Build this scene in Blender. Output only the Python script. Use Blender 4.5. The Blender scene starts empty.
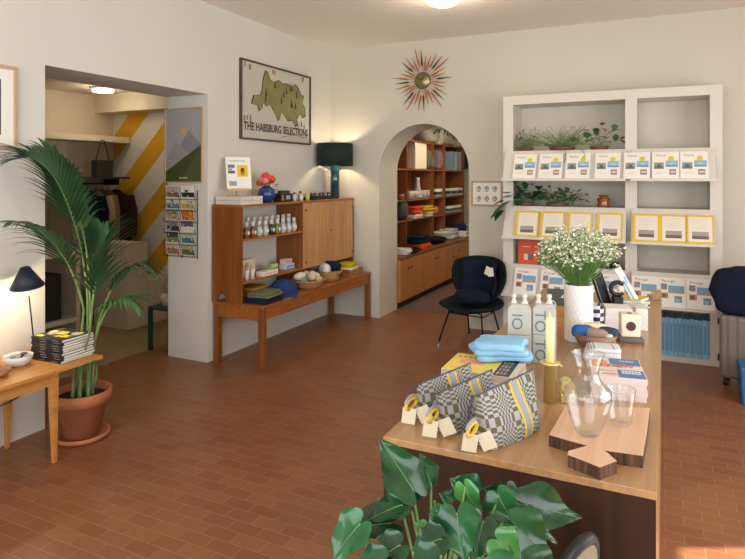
import bpy, math, random
from mathutils import Vector, Matrix, noise
from math import sin, cos, pi, atan, radians, sqrt
R = random.Random(7)
sc = bpy.context.scene
col = sc.collection
# ---------------------------------------------------------------- camera
F, HY, CAMH, CX = 605.0, 177.0, 1.7, 372.5
YAW = atan(292.5/605)
cd = bpy.data.cameras.new('camera'); cam = bpy.data.objects.new('camera', cd); col.objects.link(cam)
cam.location = (0, 0, CAMH); cam.rotation_euler = (pi/2, 0, YAW)
cd.sensor_width = 36; cd.lens = F/745*36; cd.shift_y = -(279.5-HY)/745; cd.clip_start = .05
sc.camera = cam
# ---------------------------------------------------------------- light, world, exposure
vs = sc.view_settings; vs.view_transform = 'Standard'; vs.look = 'None'; vs.exposure = 0.0; vs.gamma = 1
w = bpy.data.worlds.new('world'); sc.world = w; w.use_nodes = True
bgn = w.node_tree.nodes['Background']; bgn.inputs[0].default_value = (.62, .78, 1, 1); bgn.inputs[1].default_value = 1.2
def sun(strength, az, el, colr):
    d = bpy.data.lights.new('sun', 'SUN'); d.energy = strength; d.color = colr; d.angle = radians(.6)
    o = bpy.data.objects.new('sun', d); col.objects.link(o)
    v = Vector((-cos(az)*cos(el), -sin(az)*cos(el), -sin(el)))
    o.rotation_euler = v.to_track_quat('-Z', 'Y').to_euler(); return o
sun(15, math.atan2(.436, .9), radians(40), (1, .93, .82))
def area(name, loc, direction, sx, sy, power, colr, spread=180):
    d = bpy.data.lights.new(name, 'AREA'); d.shape = 'RECTANGLE'; d.size = sx; d.size_y = sy; d.energy = power; d.color = colr
    d.spread = radians(spread)
    o = bpy.data.objects.new(name, d); col.objects.link(o); o.location = loc
    o.rotation_euler = Vector(direction).to_track_quat('-Z', 'Y').to_euler(); return o
XR, YN = 2.6, -1.6          # shop front side and street side of the room
area('daylight_side', (XR+.12, 2.53, 1.55), (-1, 0, -.12), 3.7, 2.1, 118, (1, .98, .95))
area('daylight_street', (-.7, YN-.12, 1.7), (0, 1, -.08), 4.6, 2.3, 165, (1, .985, .96))
def point(name, loc, power, colr, r=.05):
    d = bpy.data.lights.new(name, 'POINT'); d.energy = power; d.color = colr; d.shadow_soft_size = r
    o = bpy.data.objects.new(name, d); col.objects.link(o); o.location = loc; return o

# ---------------------------------------------------------------- pixel to place
sA, cA = sin(YAW), cos(YAW)
def ray(x, y):
    l = (x-CX)/F; return Vector((-sA+l*cA, cA+l*sA, -(y-HY)/F))
def atZ(x, y, z=0): r = ray(x, y); return r*((z-CAMH)/r.z)+Vector((0, 0, CAMH))
def atX(x, y, X0): r = ray(x, y); return r*(X0/r.x)+Vector((0, 0, CAMH))
def atY(x, y, Y0): r = ray(x, y); return r*(Y0/r.y)+Vector((0, 0, CAMH))
def atD(x, y, d): return ray(x, y)*d+Vector((0, 0, CAMH))

# ---------------------------------------------------------------- materials
def lin(h):
    h = h.lstrip('#'); o = []
    for i in (0, 2, 4):
        v = int(h[i:i+2], 16)/255; o.append(v/12.92 if v <= .04045 else ((v+.055)/1.055)**2.4)
    return (*o, 1)
MC = {}
def mat(h, rough=.6, metal=0, bump=0, bscale=60, var=.0, vscale=8, coat=0, name=None, spec=.5, sheen=0, trans=0, emit=0):
    key = (h, rough, metal, bump, bscale, var, vscale, coat, spec, sheen, trans, emit)
    if key in MC: return MC[key]
    m = bpy.data.materials.new(name or 'paint_'+h.strip('#')); m.use_nodes = True
    nt = m.node_tree; b = nt.nodes['Principled BSDF']
    b.inputs['Base Color'].default_value = lin(h); b.inputs['Roughness'].default_value = rough; b.inputs['Metallic'].default_value = metal
    b.inputs['Coat Weight'].default_value = coat; b.inputs['Specular IOR Level'].default_value = spec
    if sheen: b.inputs['Sheen Weight'].default_value = sheen
    if trans: b.inputs['Subsurface Weight'].default_value = trans; b.inputs['Subsurface Radius'].default_value = (.01, .01, .005)
    if emit: b.inputs['Emission Color'].default_value = lin(h); b.inputs['Emission Strength'].default_value = emit
    tc = nt.nodes.new('ShaderNodeTexCoord')
    if var:
        n = nt.nodes.new('ShaderNodeTexNoise'); n.inputs['Scale'].default_value = vscale; n.inputs['Detail'].default_value = 4
        nt.links.new(tc.outputs['Object'], n.inputs['Vector'])
        r = nt.nodes.new('ShaderNodeValToRGB'); c0 = lin(h)
        r.color_ramp.elements[0].position = .3; r.color_ramp.elements[1].position = .7
        r.color_ramp.elements[0].color = tuple(v*(1-var) for v in c0[:3])+(1,)
        r.color_ramp.elements[1].color = tuple(min(1, v*(1+var)) for v in c0[:3])+(1,)
        nt.links.new(n.outputs['Fac'], r.inputs['Fac']); nt.links.new(r.outputs['Color'], b.inputs['Base Color'])
    if bump:
        n = nt.nodes.new('ShaderNodeTexNoise'); n.inputs['Scale'].default_value = bscale; n.inputs['Detail'].default_value = 3
        nt.links.new(tc.outputs['Object'], n.inputs['Vector'])
        bp = nt.nodes.new('ShaderNodeBump'); bp.inputs['Strength'].default_value = bump; bp.inputs['Distance'].default_value = .01
        nt.links.new(n.outputs['Fac'], bp.inputs['Height']); nt.links.new(bp.outputs['Normal'], b.inputs['Normal'])
    MC[key] = m; return m
def wood(name, dark, light, axis=0, rough=.4, scale=1.0, coat=0.1, spec=.5):
    m = bpy.data.materials.new(name); m.use_nodes = True; nt = m.node_tree; b = nt.nodes['Principled BSDF']
    tc = nt.nodes.new('ShaderNodeTexCoord'); mp = nt.nodes.new('ShaderNodeMapping')
    s = [22*scale]*3; s[axis] = 1.2*scale; mp.inputs['Scale'].default_value = s
    nt.links.new(tc.outputs['Object'], mp.inputs['Vector'])
    n = nt.nodes.new('ShaderNodeTexNoise'); n.inputs['Scale'].default_value = 1.4; n.inputs['Detail'].default_value = 6; n.inputs['Distortion'].default_value = .6
    nt.links.new(mp.outputs['Vector'], n.inputs['Vector'])
    r = nt.nodes.new('ShaderNodeValToRGB'); e = r.color_ramp.elements
    e[0].position = .32; e[0].color = lin(dark); e[1].position = .7; e[1].color = lin(light)
    nt.links.new(n.outputs['Fac'], r.inputs['Fac']); nt.links.new(r.outputs['Color'], b.inputs['Base Color'])
    bp = nt.nodes.new('ShaderNodeBump'); bp.inputs['Strength'].default_value = .08; bp.inputs['Distance'].default_value = .002
    nt.links.new(n.outputs['Fac'], bp.inputs['Height']); nt.links.new(bp.outputs['Normal'], b.inputs['Normal'])
    b.inputs['Roughness'].default_value = rough; b.inputs['Coat Weight'].default_value = coat; b.inputs['Coat Roughness'].default_value = .3
    b.inputs['Specular IOR Level'].default_value = spec
    return m
def glass(name, tint=(1, 1, 1, 1), rough=.0):
    m = bpy.data.materials.new(name); m.use_nodes = True; nt = m.node_tree; b = nt.nodes['Principled BSDF']
    b.inputs['Base Color'].default_value = tint; b.inputs['Transmission Weight'].default_value = 1; b.inputs['Roughness'].default_value = rough
    b.inputs['IOR'].default_value = 1.45
    n = nt.nodes.new('ShaderNodeTexNoise'); n.inputs['Scale'].default_value = 12
    bp = nt.nodes.new('ShaderNodeBump'); bp.inputs['Strength'].default_value = .02
    nt.links.new(n.outputs['Fac'], bp.inputs['Height']); nt.links.new(bp.outputs['Normal'], b.inputs['Normal'])
    return m
WALL = mat('#d8d4ca', .85, bump=.05, bscale=40, var=.02, vscale=1.2, name='plaster_white')
BACKW = mat('#d0c9bb', .85, bump=.05, bscale=40, var=.02, vscale=1.2, name='plaster_cream')
CEIL = mat('#ebe6dc', .9, bump=.03, bscale=30, name='ceiling_plaster')
WHITE = mat('#d8d1c5', .5, name='white_paint')
TEAKV = wood('teak_vertical', '#754117', '#8f5524', 2)
TEAKH = wood('teak_along', '#8f5020', '#b06c2e', 1)
TEAKL = wood('teak_light_vertical', '#b57f4c', '#cf9c68', 2)
OAK = wood('oak_table', '#b87a38', '#cf9350', 1)
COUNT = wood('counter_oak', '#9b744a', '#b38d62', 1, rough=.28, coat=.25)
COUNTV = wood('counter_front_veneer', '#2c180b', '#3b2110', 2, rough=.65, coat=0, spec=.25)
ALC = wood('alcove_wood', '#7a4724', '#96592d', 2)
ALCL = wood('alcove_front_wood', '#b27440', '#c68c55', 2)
BLACK = mat('#16181a', .5, name='black')
BLACKM = mat('#121315', .35, metal=.6, name='black_metal')
CHROME = mat('#c8c8c8', .2, metal=1, name='chrome')
BRASS = mat('#f2dc98', .33, metal=.8, name='brass')
OLDBRASS = mat('#8c7440', .35, metal=1, name='aged_brass')
PAPER = mat('#efeae0', .75, name='paper')
CREAM = mat('#e6dcc0', .7, name='cream_paper')
PAGES = mat('#e8e2d6', .85, bump=.3, bscale=300, name='page_edges')
SOIL = mat('#221a14', .95, bump=.8, bscale=90, var=.5, vscale=60, name='soil')
TERRA = mat('#b4714a', .8, bump=.1, bscale=30, var=.14, vscale=6, name='terracotta')
WICKER = mat('#b98a5a', .8, bump=.7, bscale=160, var=.2, vscale=60, name='wicker')
GLASS = glass('clear_glass')
def simple(h, rough=.6, **k): return mat(h, rough, **k)

# ---------------------------------------------------------------- geometry builder
class G:
    def __init__(s): s.V = []; s.Fc = []; s.M = []; s.S = []
    def add(s, v, f, m=0, sm=False):
        b = len(s.V); s.V += [Vector(p) for p in v]
        for q in f: s.Fc.append([i+b for i in q]); s.M.append(m); s.S.append(sm)
        return s
    def box(s, x0, y0, z0, x1, y1, z1, m=0):
        return s.add([(x0, y0, z0), (x1, y0, z0), (x1, y1, z0), (x0, y1, z0), (x0, y0, z1), (x1, y0, z1), (x1, y1, z1), (x0, y1, z1)],
            [(0, 3, 2, 1), (4, 5, 6, 7), (0, 1, 5, 4), (1, 2, 6, 5), (2, 3, 7, 6), (3, 0, 4, 7)], m)
    def cb(s, cx, cy, z0, sx, sy, h, m=0): return s.box(cx-sx/2, cy-sy/2, z0, cx+sx/2, cy+sy/2, z0+h, m)
    def prism(s, poly, z0, z1, m=0, inset=0):
        n = len(poly); c = sum((Vector(p) for p in poly), Vector((0, 0)))/n
        v = [(p[0], p[1], z0) for p in poly]+[(p[0]+(c.x-p[0])*inset, p[1]+(c.y-p[1])*inset, z1) for p in poly]
        return s.add(v, [tuple(range(n-1, -1, -1)), tuple(range(n, 2*n))]+[(i, (i+1) % n, n+(i+1) % n, n+i) for i in range(n)], m)
    def tube(s, pts, r, n=8, m=0, caps=True, sm=True):
        pts = [Vector(p) for p in pts]; k = len(pts); rs = r if isinstance(r, (list, tuple)) else [r]*k
        v = []; prev = None
        for i, p in enumerate(pts):
            t = (pts[min(i+1, k-1)]-pts[max(i-1, 0)]).normalized()
            if prev is None: a = t.orthogonal().normalized()
            else:
                a = prev-t*prev.dot(t); a = a.normalized() if a.length > 1e-6 else t.orthogonal().normalized()
            prev = a; b = t.cross(a)
            for j in range(n):
                q = 2*pi*j/n; v.append(p+(a*cos(q)+b*sin(q))*rs[i])
        f = [(i*n+j, i*n+(j+1) % n, (i+1)*n+(j+1) % n, (i+1)*n+j) for i in range(k-1) for j in range(n)]
        s.add(v, f, m, sm)
        if caps: s.add(v[:n], [tuple(range(n-1, -1, -1))], m); s.add(v[-n:], [tuple(range(n))], m)
        return s
    def lathe(s, prof, c=(0, 0, 0), n=24, m=0, sm=True, fn=None):
        v = []
        for (r, z) in prof:
            for j in range(n):
                q = 2*pi*j/n; rr = r*(fn(q, z) if fn else 1); v.append((c[0]+rr*cos(q), c[1]+rr*sin(q), c[2]+z))
        k = len(prof)
        f = [(i*n+j, i*n+(j+1) % n, (i+1)*n+(j+1) % n, (i+1)*n+j) for i in range(k-1) for j in range(n)]
        s.add(v, f, m, sm)
        return s
    def grid(s, fn, nu, nv, m=0, sm=True, closeu=False):
        v = [fn(i/(nu if closeu else nu), j/nv) for j in range(nv+1) for i in range(nu+1)]
        w_ = nu+1
        return s.add(v, [(j*w_+i, j*w_+i+1, (j+1)*w_+i+1, (j+1)*w_+i) for j in range(nv) for i in range(nu)], m, sm)
    def blob(s, c, rx, ry, rz, p=2.0, amp=.0, fr=8, n=20, k=12, m=0, flat=False, seed=0):
        c = Vector(c); e = 2/p; v = []
        def pw(a): return math.copysign(abs(a)**e, a)
        for j in range(k+1):
            ph = -pi/2+pi*j/k
            for i in range(n):
                th = 2*pi*i/n
                q = Vector((rx*pw(cos(ph))*pw(cos(th)), ry*pw(cos(ph))*pw(sin(th)), rz*pw(sin(ph))))
                if amp: q *= 1+amp*noise.noise((q+c)*fr+Vector((seed, seed*2.3, 1)))
                if flat: q.z = max(q.z, -rz*.98)
                v.append(c+q)
        f = [(j*n+i, j*n+(i+1) % n, (j+1)*n+(i+1) % n, (j+1)*n+i) for j in range(k) for i in range(n)]
        return s.add(v, f, m, True)
    def xf(s, M): s.V = [M @ p for p in s.V]; return s
    def build(s, name, mats, parent=None, loc=(0, 0, 0), rot=(0, 0, 0), bevel=0, seg=2, solid=0, sub=0):
        me = bpy.data.meshes.new(name); me.from_pydata([tuple(p) for p in s.V], [], s.Fc)
        mats = mats if isinstance(mats, (list, tuple)) else [mats]
        for m_ in mats: me.materials.append(m_)
        me.polygons.foreach_set('material_index', s.M); me.polygons.foreach_set('use_smooth', s.S); me.update()
        o = bpy.data.objects.new(name, me); col.objects.link(o); o.location = loc; o.rotation_euler = rot
        if parent: o.parent = parent
        if solid: q = o.modifiers.new('thick', 'SOLIDIFY'); q.thickness = solid; q.offset = 0
        if sub: q = o.modifiers.new('smooth', 'SUBSURF'); q.levels = sub; q.render_levels = sub
        if bevel: q = o.modifiers.new('bevel', 'BEVEL'); q.width = bevel; q.segments = seg; q.limit_method = 'ANGLE'; q.angle_limit = radians(40)
        return o
def tag(o, label, cat, group=None, kind=None):
    o['label'] = label; o['category'] = cat
    if group: o['group'] = group
    if kind: o['kind'] = kind
    return o
def thing(name, loc, rz, label, cat, group=None, rot=None):
    o = bpy.data.objects.new(name, None); col.objects.link(o); o.empty_display_size = .05
    o.location = loc; o.rotation_euler = rot if rot else (0, 0, rz)
    return tag(o, label, cat, group)
def struct(o): o['kind'] = 'structure'; return o
def kids(o): return [c for c in ALLCH if c.parent == o]
def copy_tree(o, parent=None):
    c = o.copy(); col.objects.link(c)
    if parent is not None: c.parent = parent
    for ch in o.children: copy_tree(ch, c)
    return c
def copy_thing(o, loc, rz=None, label=None, group=None, scale=None):
    c = copy_tree(o); c.location = loc
    if rz is not None: c.rotation_euler = (c.rotation_euler.x, c.rotation_euler.y, rz)
    if label: c['label'] = label
    if group: c['group'] = group
    if scale: c.scale = scale if not isinstance(scale, (int, float)) else (scale,)*3
    return c
def text(s_, size, m, parent, loc, rot, name='lettering', align='CENTER', ext=.0004, bold=0, sx=1):
    cu = bpy.data.curves.new(name, 'FONT'); cu.body = s_; cu.size = size; cu.align_x = align; cu.align_y = 'CENTER'; cu.extrude = ext; cu.offset = bold
    cu.resolution_u = 3
    to = bpy.data.objects.new('temporary', cu); col.objects.link(to)
    bpy.context.view_layer.update()
    me = bpy.data.meshes.new_from_object(to.evaluated_get(bpy.context.evaluated_depsgraph_get()))
    bpy.data.objects.remove(to); bpy.data.curves.remove(cu)
    me.name = name; me.materials.clear(); me.materials.append(m)
    o = bpy.data.objects.new(name, me); col.objects.link(o); o.location = loc; o.rotation_euler = rot; o.parent = parent; o.scale = (sx, 1, 1)
    return o

# ================================================================ SETTING
XL, YB, ZC = -3.77, 6.6, 3.29
def tiles():
    m = bpy.data.materials.new('terracotta_tiles'); m.use_nodes = True; nt = m.node_tree; b = nt.nodes['Principled BSDF']
    tc = nt.nodes.new('ShaderNodeTexCoord'); br = nt.nodes.new('ShaderNodeTexBrick')
    nt.links.new(tc.outputs['Object'], br.inputs['Vector'])
    br.inputs['Scale'].default_value = 1; br.inputs['Brick Width'].default_value = .166; br.inputs['Row Height'].default_value = .083
    br.inputs['Mortar Size'].default_value = .0022; br.inputs['Mortar Smooth'].default_value = .3; br.inputs['Bias'].default_value = 0
    br.inputs['Color1'].default_value = lin('#875133'); br.inputs['Color2'].default_value = lin('#92603c'); br.inputs['Mortar'].default_value = lin('#9c7760')
    n = nt.nodes.new('ShaderNodeTexNoise'); n.inputs['Scale'].default_value = 2.2; n.inputs['Detail'].default_value = 5
    nt.links.new(tc.outputs['Object'], n.inputs['Vector'])
    mx = nt.nodes.new('ShaderNodeMix'); mx.data_type = 'RGBA'; mx.blend_type = 'MULTIPLY'; mx.inputs[0].default_value = .3
    nt.links.new(br.outputs['Color'], mx.inputs[6]); nt.links.new(n.outputs['Color'], mx.inputs[7])
    hs = nt.nodes.new('ShaderNodeMapRange'); hs.inputs[3].default_value = .26; hs.inputs[4].default_value = .5
    r2 = nt.nodes.new('ShaderNodeValToRGB'); r2.color_ramp.elements[0].color = (.75, .75, .75, 1); r2.color_ramp.elements[1].color = (1.15, 1.15, 1.15, 1)
    nt.links.new(n.outputs['Fac'], r2.inputs['Fac']); nt.links.new(r2.outputs['Color'], mx.inputs[7]); mx.inputs[0].default_value = 1
    nt.links.new(mx.outputs[2], b.inputs['Base Color'])
    nt.links.new(n.outputs['Fac'], hs.inputs[0]); nt.links.new(hs.outputs[0], b.inputs['Roughness'])
    bp = nt.nodes.new('ShaderNodeBump'); bp.inputs['Strength'].default_value = .25; bp.inputs['Distance'].default_value = .002; bp.invert = True
    nt.links.new(br.outputs['Fac'], bp.inputs['Height']); nt.links.new(bp.outputs['Normal'], b.inputs['Normal'])
    return m
TILES = tiles()
JY0, JY1 = 2.716, 4.33      # opening in the left wall
JX = -4.25                  # far face of that wall
OZ = 2.457
struct(G().box(-4.58, YN-.3, -.1, XR+.3, YB+.55, 0).build('floor', TILES))
struct(G().box(XL-.3, YN-.3, ZC, XR+.3, YB+.3, ZC+.1).build('ceiling', CEIL))
g = G()
g.box(JX, YN-.3, 0, XL, JY0, ZC); g.box(JX, JY1, 0, XL, YB+.3, ZC); g.box(JX, JY0, OZ, XL, JY1, ZC)
struct(g.build('wall_left', WALL))
# back wall with arch
AX0, AX1, AZ = -3.1, -1.985, 2.32; AR = (AX1-AX0)/2; AC = (AX0+AX1)/2; AS = AZ-AR; YW = 7.14
g = G()
g.box(XL, YB, 0, AX0, YW, ZC); g.box(AX1, YB, 0, XR+.3, YB+.2, ZC); g.box(AX1, YB+.2, 0, AX1+.3, YW, ZC)
N = 32
fr = []
for i in range(N+1):
    a = pi-pi*i/N; fr.append((AC+AR*cos(a), AS+AR*sin(a)))
v = []; f = []
for (x, z) in fr: v += [(x, YB, z), (x, YB, ZC), (x, YW, z), (x, YW, ZC)]
for i in range(N):
    a = 4*i; b = a+4
    f += [(a, b, b+1, a+1), (a+2, a+3, b+3, b+2), (a, a+2, b+2, b)]
g.add(v, f); struct(g.build('wall_back', BACKW))
# right wall with a window, street wall with windows
g = G(); WY0, WY1, WZ0, WZ1 = .6, 4.46, .45, 2.6
g.box(XR, YN-.3, 0, XR+.25, WY0, ZC); g.box(XR, WY1, 0, XR+.25, YB+.3, ZC); g.box(XR, WY0, 0, XR+.25, WY1, WZ0); g.box(XR, WY0, WZ1, XR+.25, WY1, ZC)
struct(g.build('wall_right', WALL))
g = G(); g.box(XL-.3, YN-.25, 0, -3.1, YN, ZC); g.box(1.7, YN-.25, 0, XR+.3, YN, ZC); g.box(-3.1, YN-.25, 0, 1.7, YN, .5); g.box(-3.1, YN-.25, 2.9, 1.7, YN, ZC)
struct(g.build('wall_street', WALL))
g = G()
for y in (WY0, 2.36, WY1-.05): g.box(XR+.05, y, WZ0, XR+.1, y+.05, WZ1)
g.box(XR+.05, WY0, WZ0, XR+.1, WY1, WZ0+.05); g.box(XR+.05, WY0, WZ1-.05, XR+.1, WY1, WZ1)
struct(g.build('window_1', WHITE))
g = G()
for x in (-3.1, -1.5, .05, 1.65): g.box(x, YN-.15, .5, x+.05, YN-.1, 2.9)
g.box(-3.1, YN-.15, .5, 1.7, YN-.1, .55); g.box(-3.1, YN-.15, 2.85, 1.7, YN-.1, 2.9)
struct(g.build('window_2', WHITE))
# ---- side room seen through the left opening
SX, SYE, SZ = -6.43, 5.59, 2.72
CARPET = mat('#a88d68', .8, bump=.1, bscale=120, var=.08, vscale=3, name='beige_floor')
SROOM = mat('#d8cbb4', .85, bump=.03, var=.03, name='side_room_plaster')
struct(G().box(SX-.2, 1.0, -.1, -4.58, SYE+.2, .0).build('floor_side_room', CARPET))
struct(G().box(SX-.2, 1.0, SZ, JX, SYE+.2, SZ+.1).build('ceiling_side_room', SROOM))
struct(G().box(SX-.2, 1.0, 0, SX, SYE+.2, SZ).build('wall_side_room', SROOM))
struct(G().box(SX, .9, 0, JX, 1.0, SZ).build('wall_side_room_near', SROOM))
def stripes():
    m = bpy.data.materials.new('mustard_stripes'); m.use_nodes = True; nt = m.node_tree; b = nt.nodes['Principled BSDF']
    tc = nt.nodes.new('ShaderNodeTexCoord'); sp = nt.nodes.new('ShaderNodeSeparateXYZ'); nt.links.new(tc.outputs['Object'], sp.inputs[0])
    def mth(op, a, b_=None):
        n = nt.nodes.new('ShaderNodeMath'); n.operation = op
        for i, q in enumerate((a, b_)):
            if q is None: continue
            if isinstance(q, (int, float)): n.inputs[i].default_value = q
            else: nt.links.new(q, n.inputs[i])
        return n.outputs[0]
    u = mth('SUBTRACT', sp.outputs['Z'], mth('MULTIPLY', sp.outputs['X'], 1.0))
    fr_ = mth('FRACT', mth('MULTIPLY', mth('SUBTRACT', u, 8.65-.72*20), 1/.72))
    g_ = mth('GREATER_THAN', fr_, .52)
    mx = nt.nodes.new('ShaderNodeMix'); mx.data_type = 'RGBA'; nt.links.new(g_, mx.inputs[0])
    mx.inputs[6].default_value = lin('#e0d8cc'); mx.inputs[7].default_value = lin('#d9a420'); nt.links.new(mx.outputs[2], b.inputs['Base Color'])
    b.inputs['Roughness'].default_value = .8; return m
struct(G().box(SX-.2, SYE, 0, JX, SYE+.1, SZ).build('wall_side_room_striped', stripes()))
BP = atY(94, 113, 5.3)
struct(G().box(BP.x, 5.3, BP.z, JX, SYE, SZ).build('trim_1', SROOM))     # boxed beam
# ---- alcove behind the arch
CB = mat('#6e5548', .8, var=.08, name='alcove_floor_brown')
struct(G().box(-4.1, YW, -.1, -1.2, 11.6, 0).build('floor_alcove', CB))
struct(G().box(-4.1, YW, 2.75, -1.2, 11.6, 2.85).build('ceiling_alcove', CEIL))
struct(G().box(-3.85, YW, 0, -3.75, 11.6, 2.75).build('wall_alcove_left', BACKW))
struct(G().box(-1.7, YW, 0, -1.6, 11.6, 2.75).build('wall_alcove_right', BACKW))
struct(G().box(-3.75, 11.5, 0, -1.7, 11.6, 2.75).build('wall_alcove_end', BACKW))
point('alcove_lamp_light', (-2.3, 8.6, 2.5), 38, (1, .86, .68), .15)
# ================================================================ SHARED BUILDERS
def up(g, x0, y0, x1, y1, z, m):      # thin printed panel lying on z
    g.box(x0, y0, z-.0002, x1, y1, z+.0006, m)
def picture_frame(name, w_, h_, fw, fd, fm, matcol, label, cat, centre, normal_rz, artfn=None):
    """hangs on a wall; local x = width, z = height, -y = towards the viewer"""
    t = thing(name, centre, normal_rz, label, cat)
    g = G()
    g.box(-w_/2, -fd, -h_/2, -w_/2+fw, 0, h_/2); g.box(w_/2-fw, -fd, -h_/2, w_/2, 0, h_/2)
    g.box(-w_/2+fw, -fd, h_/2-fw, w_/2-fw, 0, h_/2); g.box(-w_/2+fw, -fd, -h_/2, w_/2-fw, 0, -h_/2+fw)
    g.build('frame', fm, t, bevel=.002)
    G().box(-w_/2+fw, -fd*.45, -h_/2+fw, w_/2-fw, -fd*.2, h_/2-fw).build('print', matcol, t)
    if artfn: artfn(t, w_-2*fw, h_-2*fw, -fd*.45)
    return t
def flatpoly(g, pts, y, m, th=.0008):   # polygon facing -y
    n = len(pts); v = [(p[0], y-th, p[1]) for p in pts]+[(p[0], y, p[1]) for p in pts]
    g.add(v, [tuple(range(n))]+[(i, n+i, n+(i+1) % n, (i+1) % n) for i in range(n)], m)
def disc(g, cx, cz, r, y, m, n=20, th=.0008): flatpoly(g, [(cx+r*cos(2*pi*i/n), cz+r*sin(2*pi*i/n)) for i in range(n)], y, m, th)
def book_flat(name, w_, d_, h_, cover, loc, rz, label, cat='book', group=None, printfn=None, spine='-x', pages=PAGES):
    """lies flat; spine on the -x side"""
    t = thing(name, loc, rz, label, cat, group)
    c = .0013; g = G()
    g.box(-w_/2, -d_/2, h_-c, w_/2, d_/2, h_); g.box(-w_/2, -d_/2, 0, w_/2, d_/2, c); g.box(-w_/2, -d_/2, c, -w_/2+c, d_/2, h_-c)
    g.build('cover', cover, t)
    G().box(-w_/2+c, -d_/2+.0008, c, w_/2-.0008, d_/2-.0008, h_-c).build('page_block', pages, t)
    if printfn: printfn(t, w_, d_, h_)
    return t
def folded(name, w_, d_, h_, m, loc, rz, label, cat='clothing', group=None, layers=2, seed=1, amp=.09, p=7, tilt=0):
    layers = max(layers, round(h_/.024)); g = G(); lh = h_/layers
    for i in range(layers):
        s = 1-.05*((i*7+seed) % 3); ox = .01*(((i*5+seed) % 3)-1)
        g.blob((ox, 0, lh*(i+.5)), w_/2*s, d_/2*s, lh*.56, p=p, amp=amp, fr=11, n=28, k=10, seed=seed+i)
    mn = min(v.z for v in g.V)
    for v in g.V: v.z -= mn
    o = g.build(name, m, loc=loc, rot=(0, tilt, rz)); return tag(o, label, cat, group)
def cloth_mat(h, var=.1): return mat(h, .92, bump=.4, bscale=180, var=var, vscale=14, spec=.25)

# ================================================================ LEFT ZONE
# ---- oak side table
TE = atZ(103, 355, .57)
t = thing('side_table', (-3.45, 1.9, 0), 0, 'honey oak side table against the left wall, carrying the black lamp', 'table')
Y1 = TE.y-1.9; xa, xb = XL+.015+3.45, TE.x+3.45
G().box(xa, -1.0, .545, xb, Y1, .57).build('tabletop', OAK, t, bevel=.004)
lg = atZ(70, 466, 0); lx, ly = lg.x+3.45, lg.y-1.9
G().box(xa+.05, ly-.02, .465, xb-.06, ly, .545).box(xb-.085, -.9, .465, xb-.06, ly, .545).box(xa+.03, -.9, .465, xa+.055, ly, .545).build('apron', OAK, t)
for (X_, Y_) in ((xb-.075, ly), (xa+.05, ly), (xb-.075, -.88), (xa+.05, -.88)):
    g = G(); g.prism([(-.024, -.024), (.024, -.024), (.024, .024), (-.024, .024)], 0, 1)
    for v in g.V:
        k = .5+.5*v.z; v.x = v.x*k+X_+(.0 if v.z > .5 else .012*(1 if X_ > 0 else -1)); v.y = v.y*k+Y_-.01; v.z *= .545
    g.build('leg', OAK, t, bevel=.003)
# power cable hanging under the table
tag(G().tube([atD(0, 406, 3.75), atD(10, 402, 3.78), atD(20, 396, 3.8), atD(34, 384, 3.82), atD(40, 374, 3.84)], .004, 6).build('power_cable', BLACK), 'black power cable looping beneath the oak side table', 'cable')
# ---- stack of thick black-spined books
def cover_collage(t, w_, d_, h_):
    g = G(); rr = random.Random(3)
    cs = ['#6f6448', '#c9bf9c', '#e8d838', '#38352c', '#a89a72', '#d6cdb6', '#575243']
    for i in range(26):
        x = rr.uniform(-.46, .34)*w_; y = rr.uniform(-.46, .36)*d_; a = rr.uniform(.02, .05); b = rr.uniform(.02, .05)
        up(g, x, y, min(x+a, w_*.48), min(y+b, d_*.48), h_+.0002+.00005*i, i % 7)
    up(g, -.02, -.02, .045, .05, h_+.0022, 2)
    g.build('cover_picture', [simple(c) for c in cs], t)
bc = atZ(58, 350, .57); brz = radians(8)
c1 = atZ(60, 365, .57); B0 = c1+Vector((-.14, .125, 0)); dk = mat('#17181a', .45, name='black_cover')
proto = book_flat('paperback_book', .23, .27, .0155, dk, B0, 0, '')
for j in range(2):
    G().box(-.1156, -.10+j*.11, .006, -.1149, -.05+j*.11, .0095).build('spine_lettering', simple('#8c8a82'), proto)
names = ['bottom of the stack', 'second from the bottom', 'third from the bottom', 'fourth from the bottom', 'fifth from the bottom', 'sixth from the bottom', 'third from the top', 'second from the top']
bk = []
for i in range(9):
    z = .57+i*.0158
    o = proto if i == 0 else copy_thing(proto, (0, 0, 0))
    o.location = (B0.x+.003*((i*3) % 4-1), B0.y+.003*((i*5) % 3-1), z); o.rotation_euler = (0, 0, radians(93+((i*7) % 5-2)*.8))
    o['label'] = 'thick black-spined book in the stack on the oak side table, '+(names[i] if i < 8 else 'topmost, its collage cover showing')
    o['group'] = 'thick black-spined books stacked on the side table'; bk.append(o)
cover_collage(bk[-1], .23, .27, .0155)
# ---- black table lamp
lb = atX(35, 345, -3.60); lb.z = .57; top_ = atX(27, 285, -3.6); 
t = thing('table_lamp', (lb.x, lb.y, .57), 0, 'small black table lamp with cone shade on the oak side table', 'lamp')
G().lathe([(0, 0), (.075, 0), (.075, .012), (.012, .02), (.0, .02)], n=24).build('base', BLACKM, t)
sh = atX(27.5, 281, -3.60)-Vector((lb.x, lb.y, .57))
G().tube([(0, 0, .015), sh], .0045, 8).build('pole', BLACKM, t)
G().lathe([(.0, -.03), (.018, -.03), (.02, 0), (.018, .04), (0, .04)], c=sh, n=14).build('socket', BLACKM, t)
g = G(); g.lathe([(.098, -.085+.09), (.026, .04+.09)], n=32); g.xf(Matrix.Translation(sh+Vector((0, .0, -.04))) @ Matrix.Rotation(radians(10), 4, Vector((1, .3, 0))))
g.build('lamp_shade', mat('#1c2433', .55, name='navy_shade'), t, solid=.003)
point('black_lamp_light', (lb.x+sh.x+.02, lb.y+sh.y, .57+sh.z-.085), 5, (1, .80, .50), .02)
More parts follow.
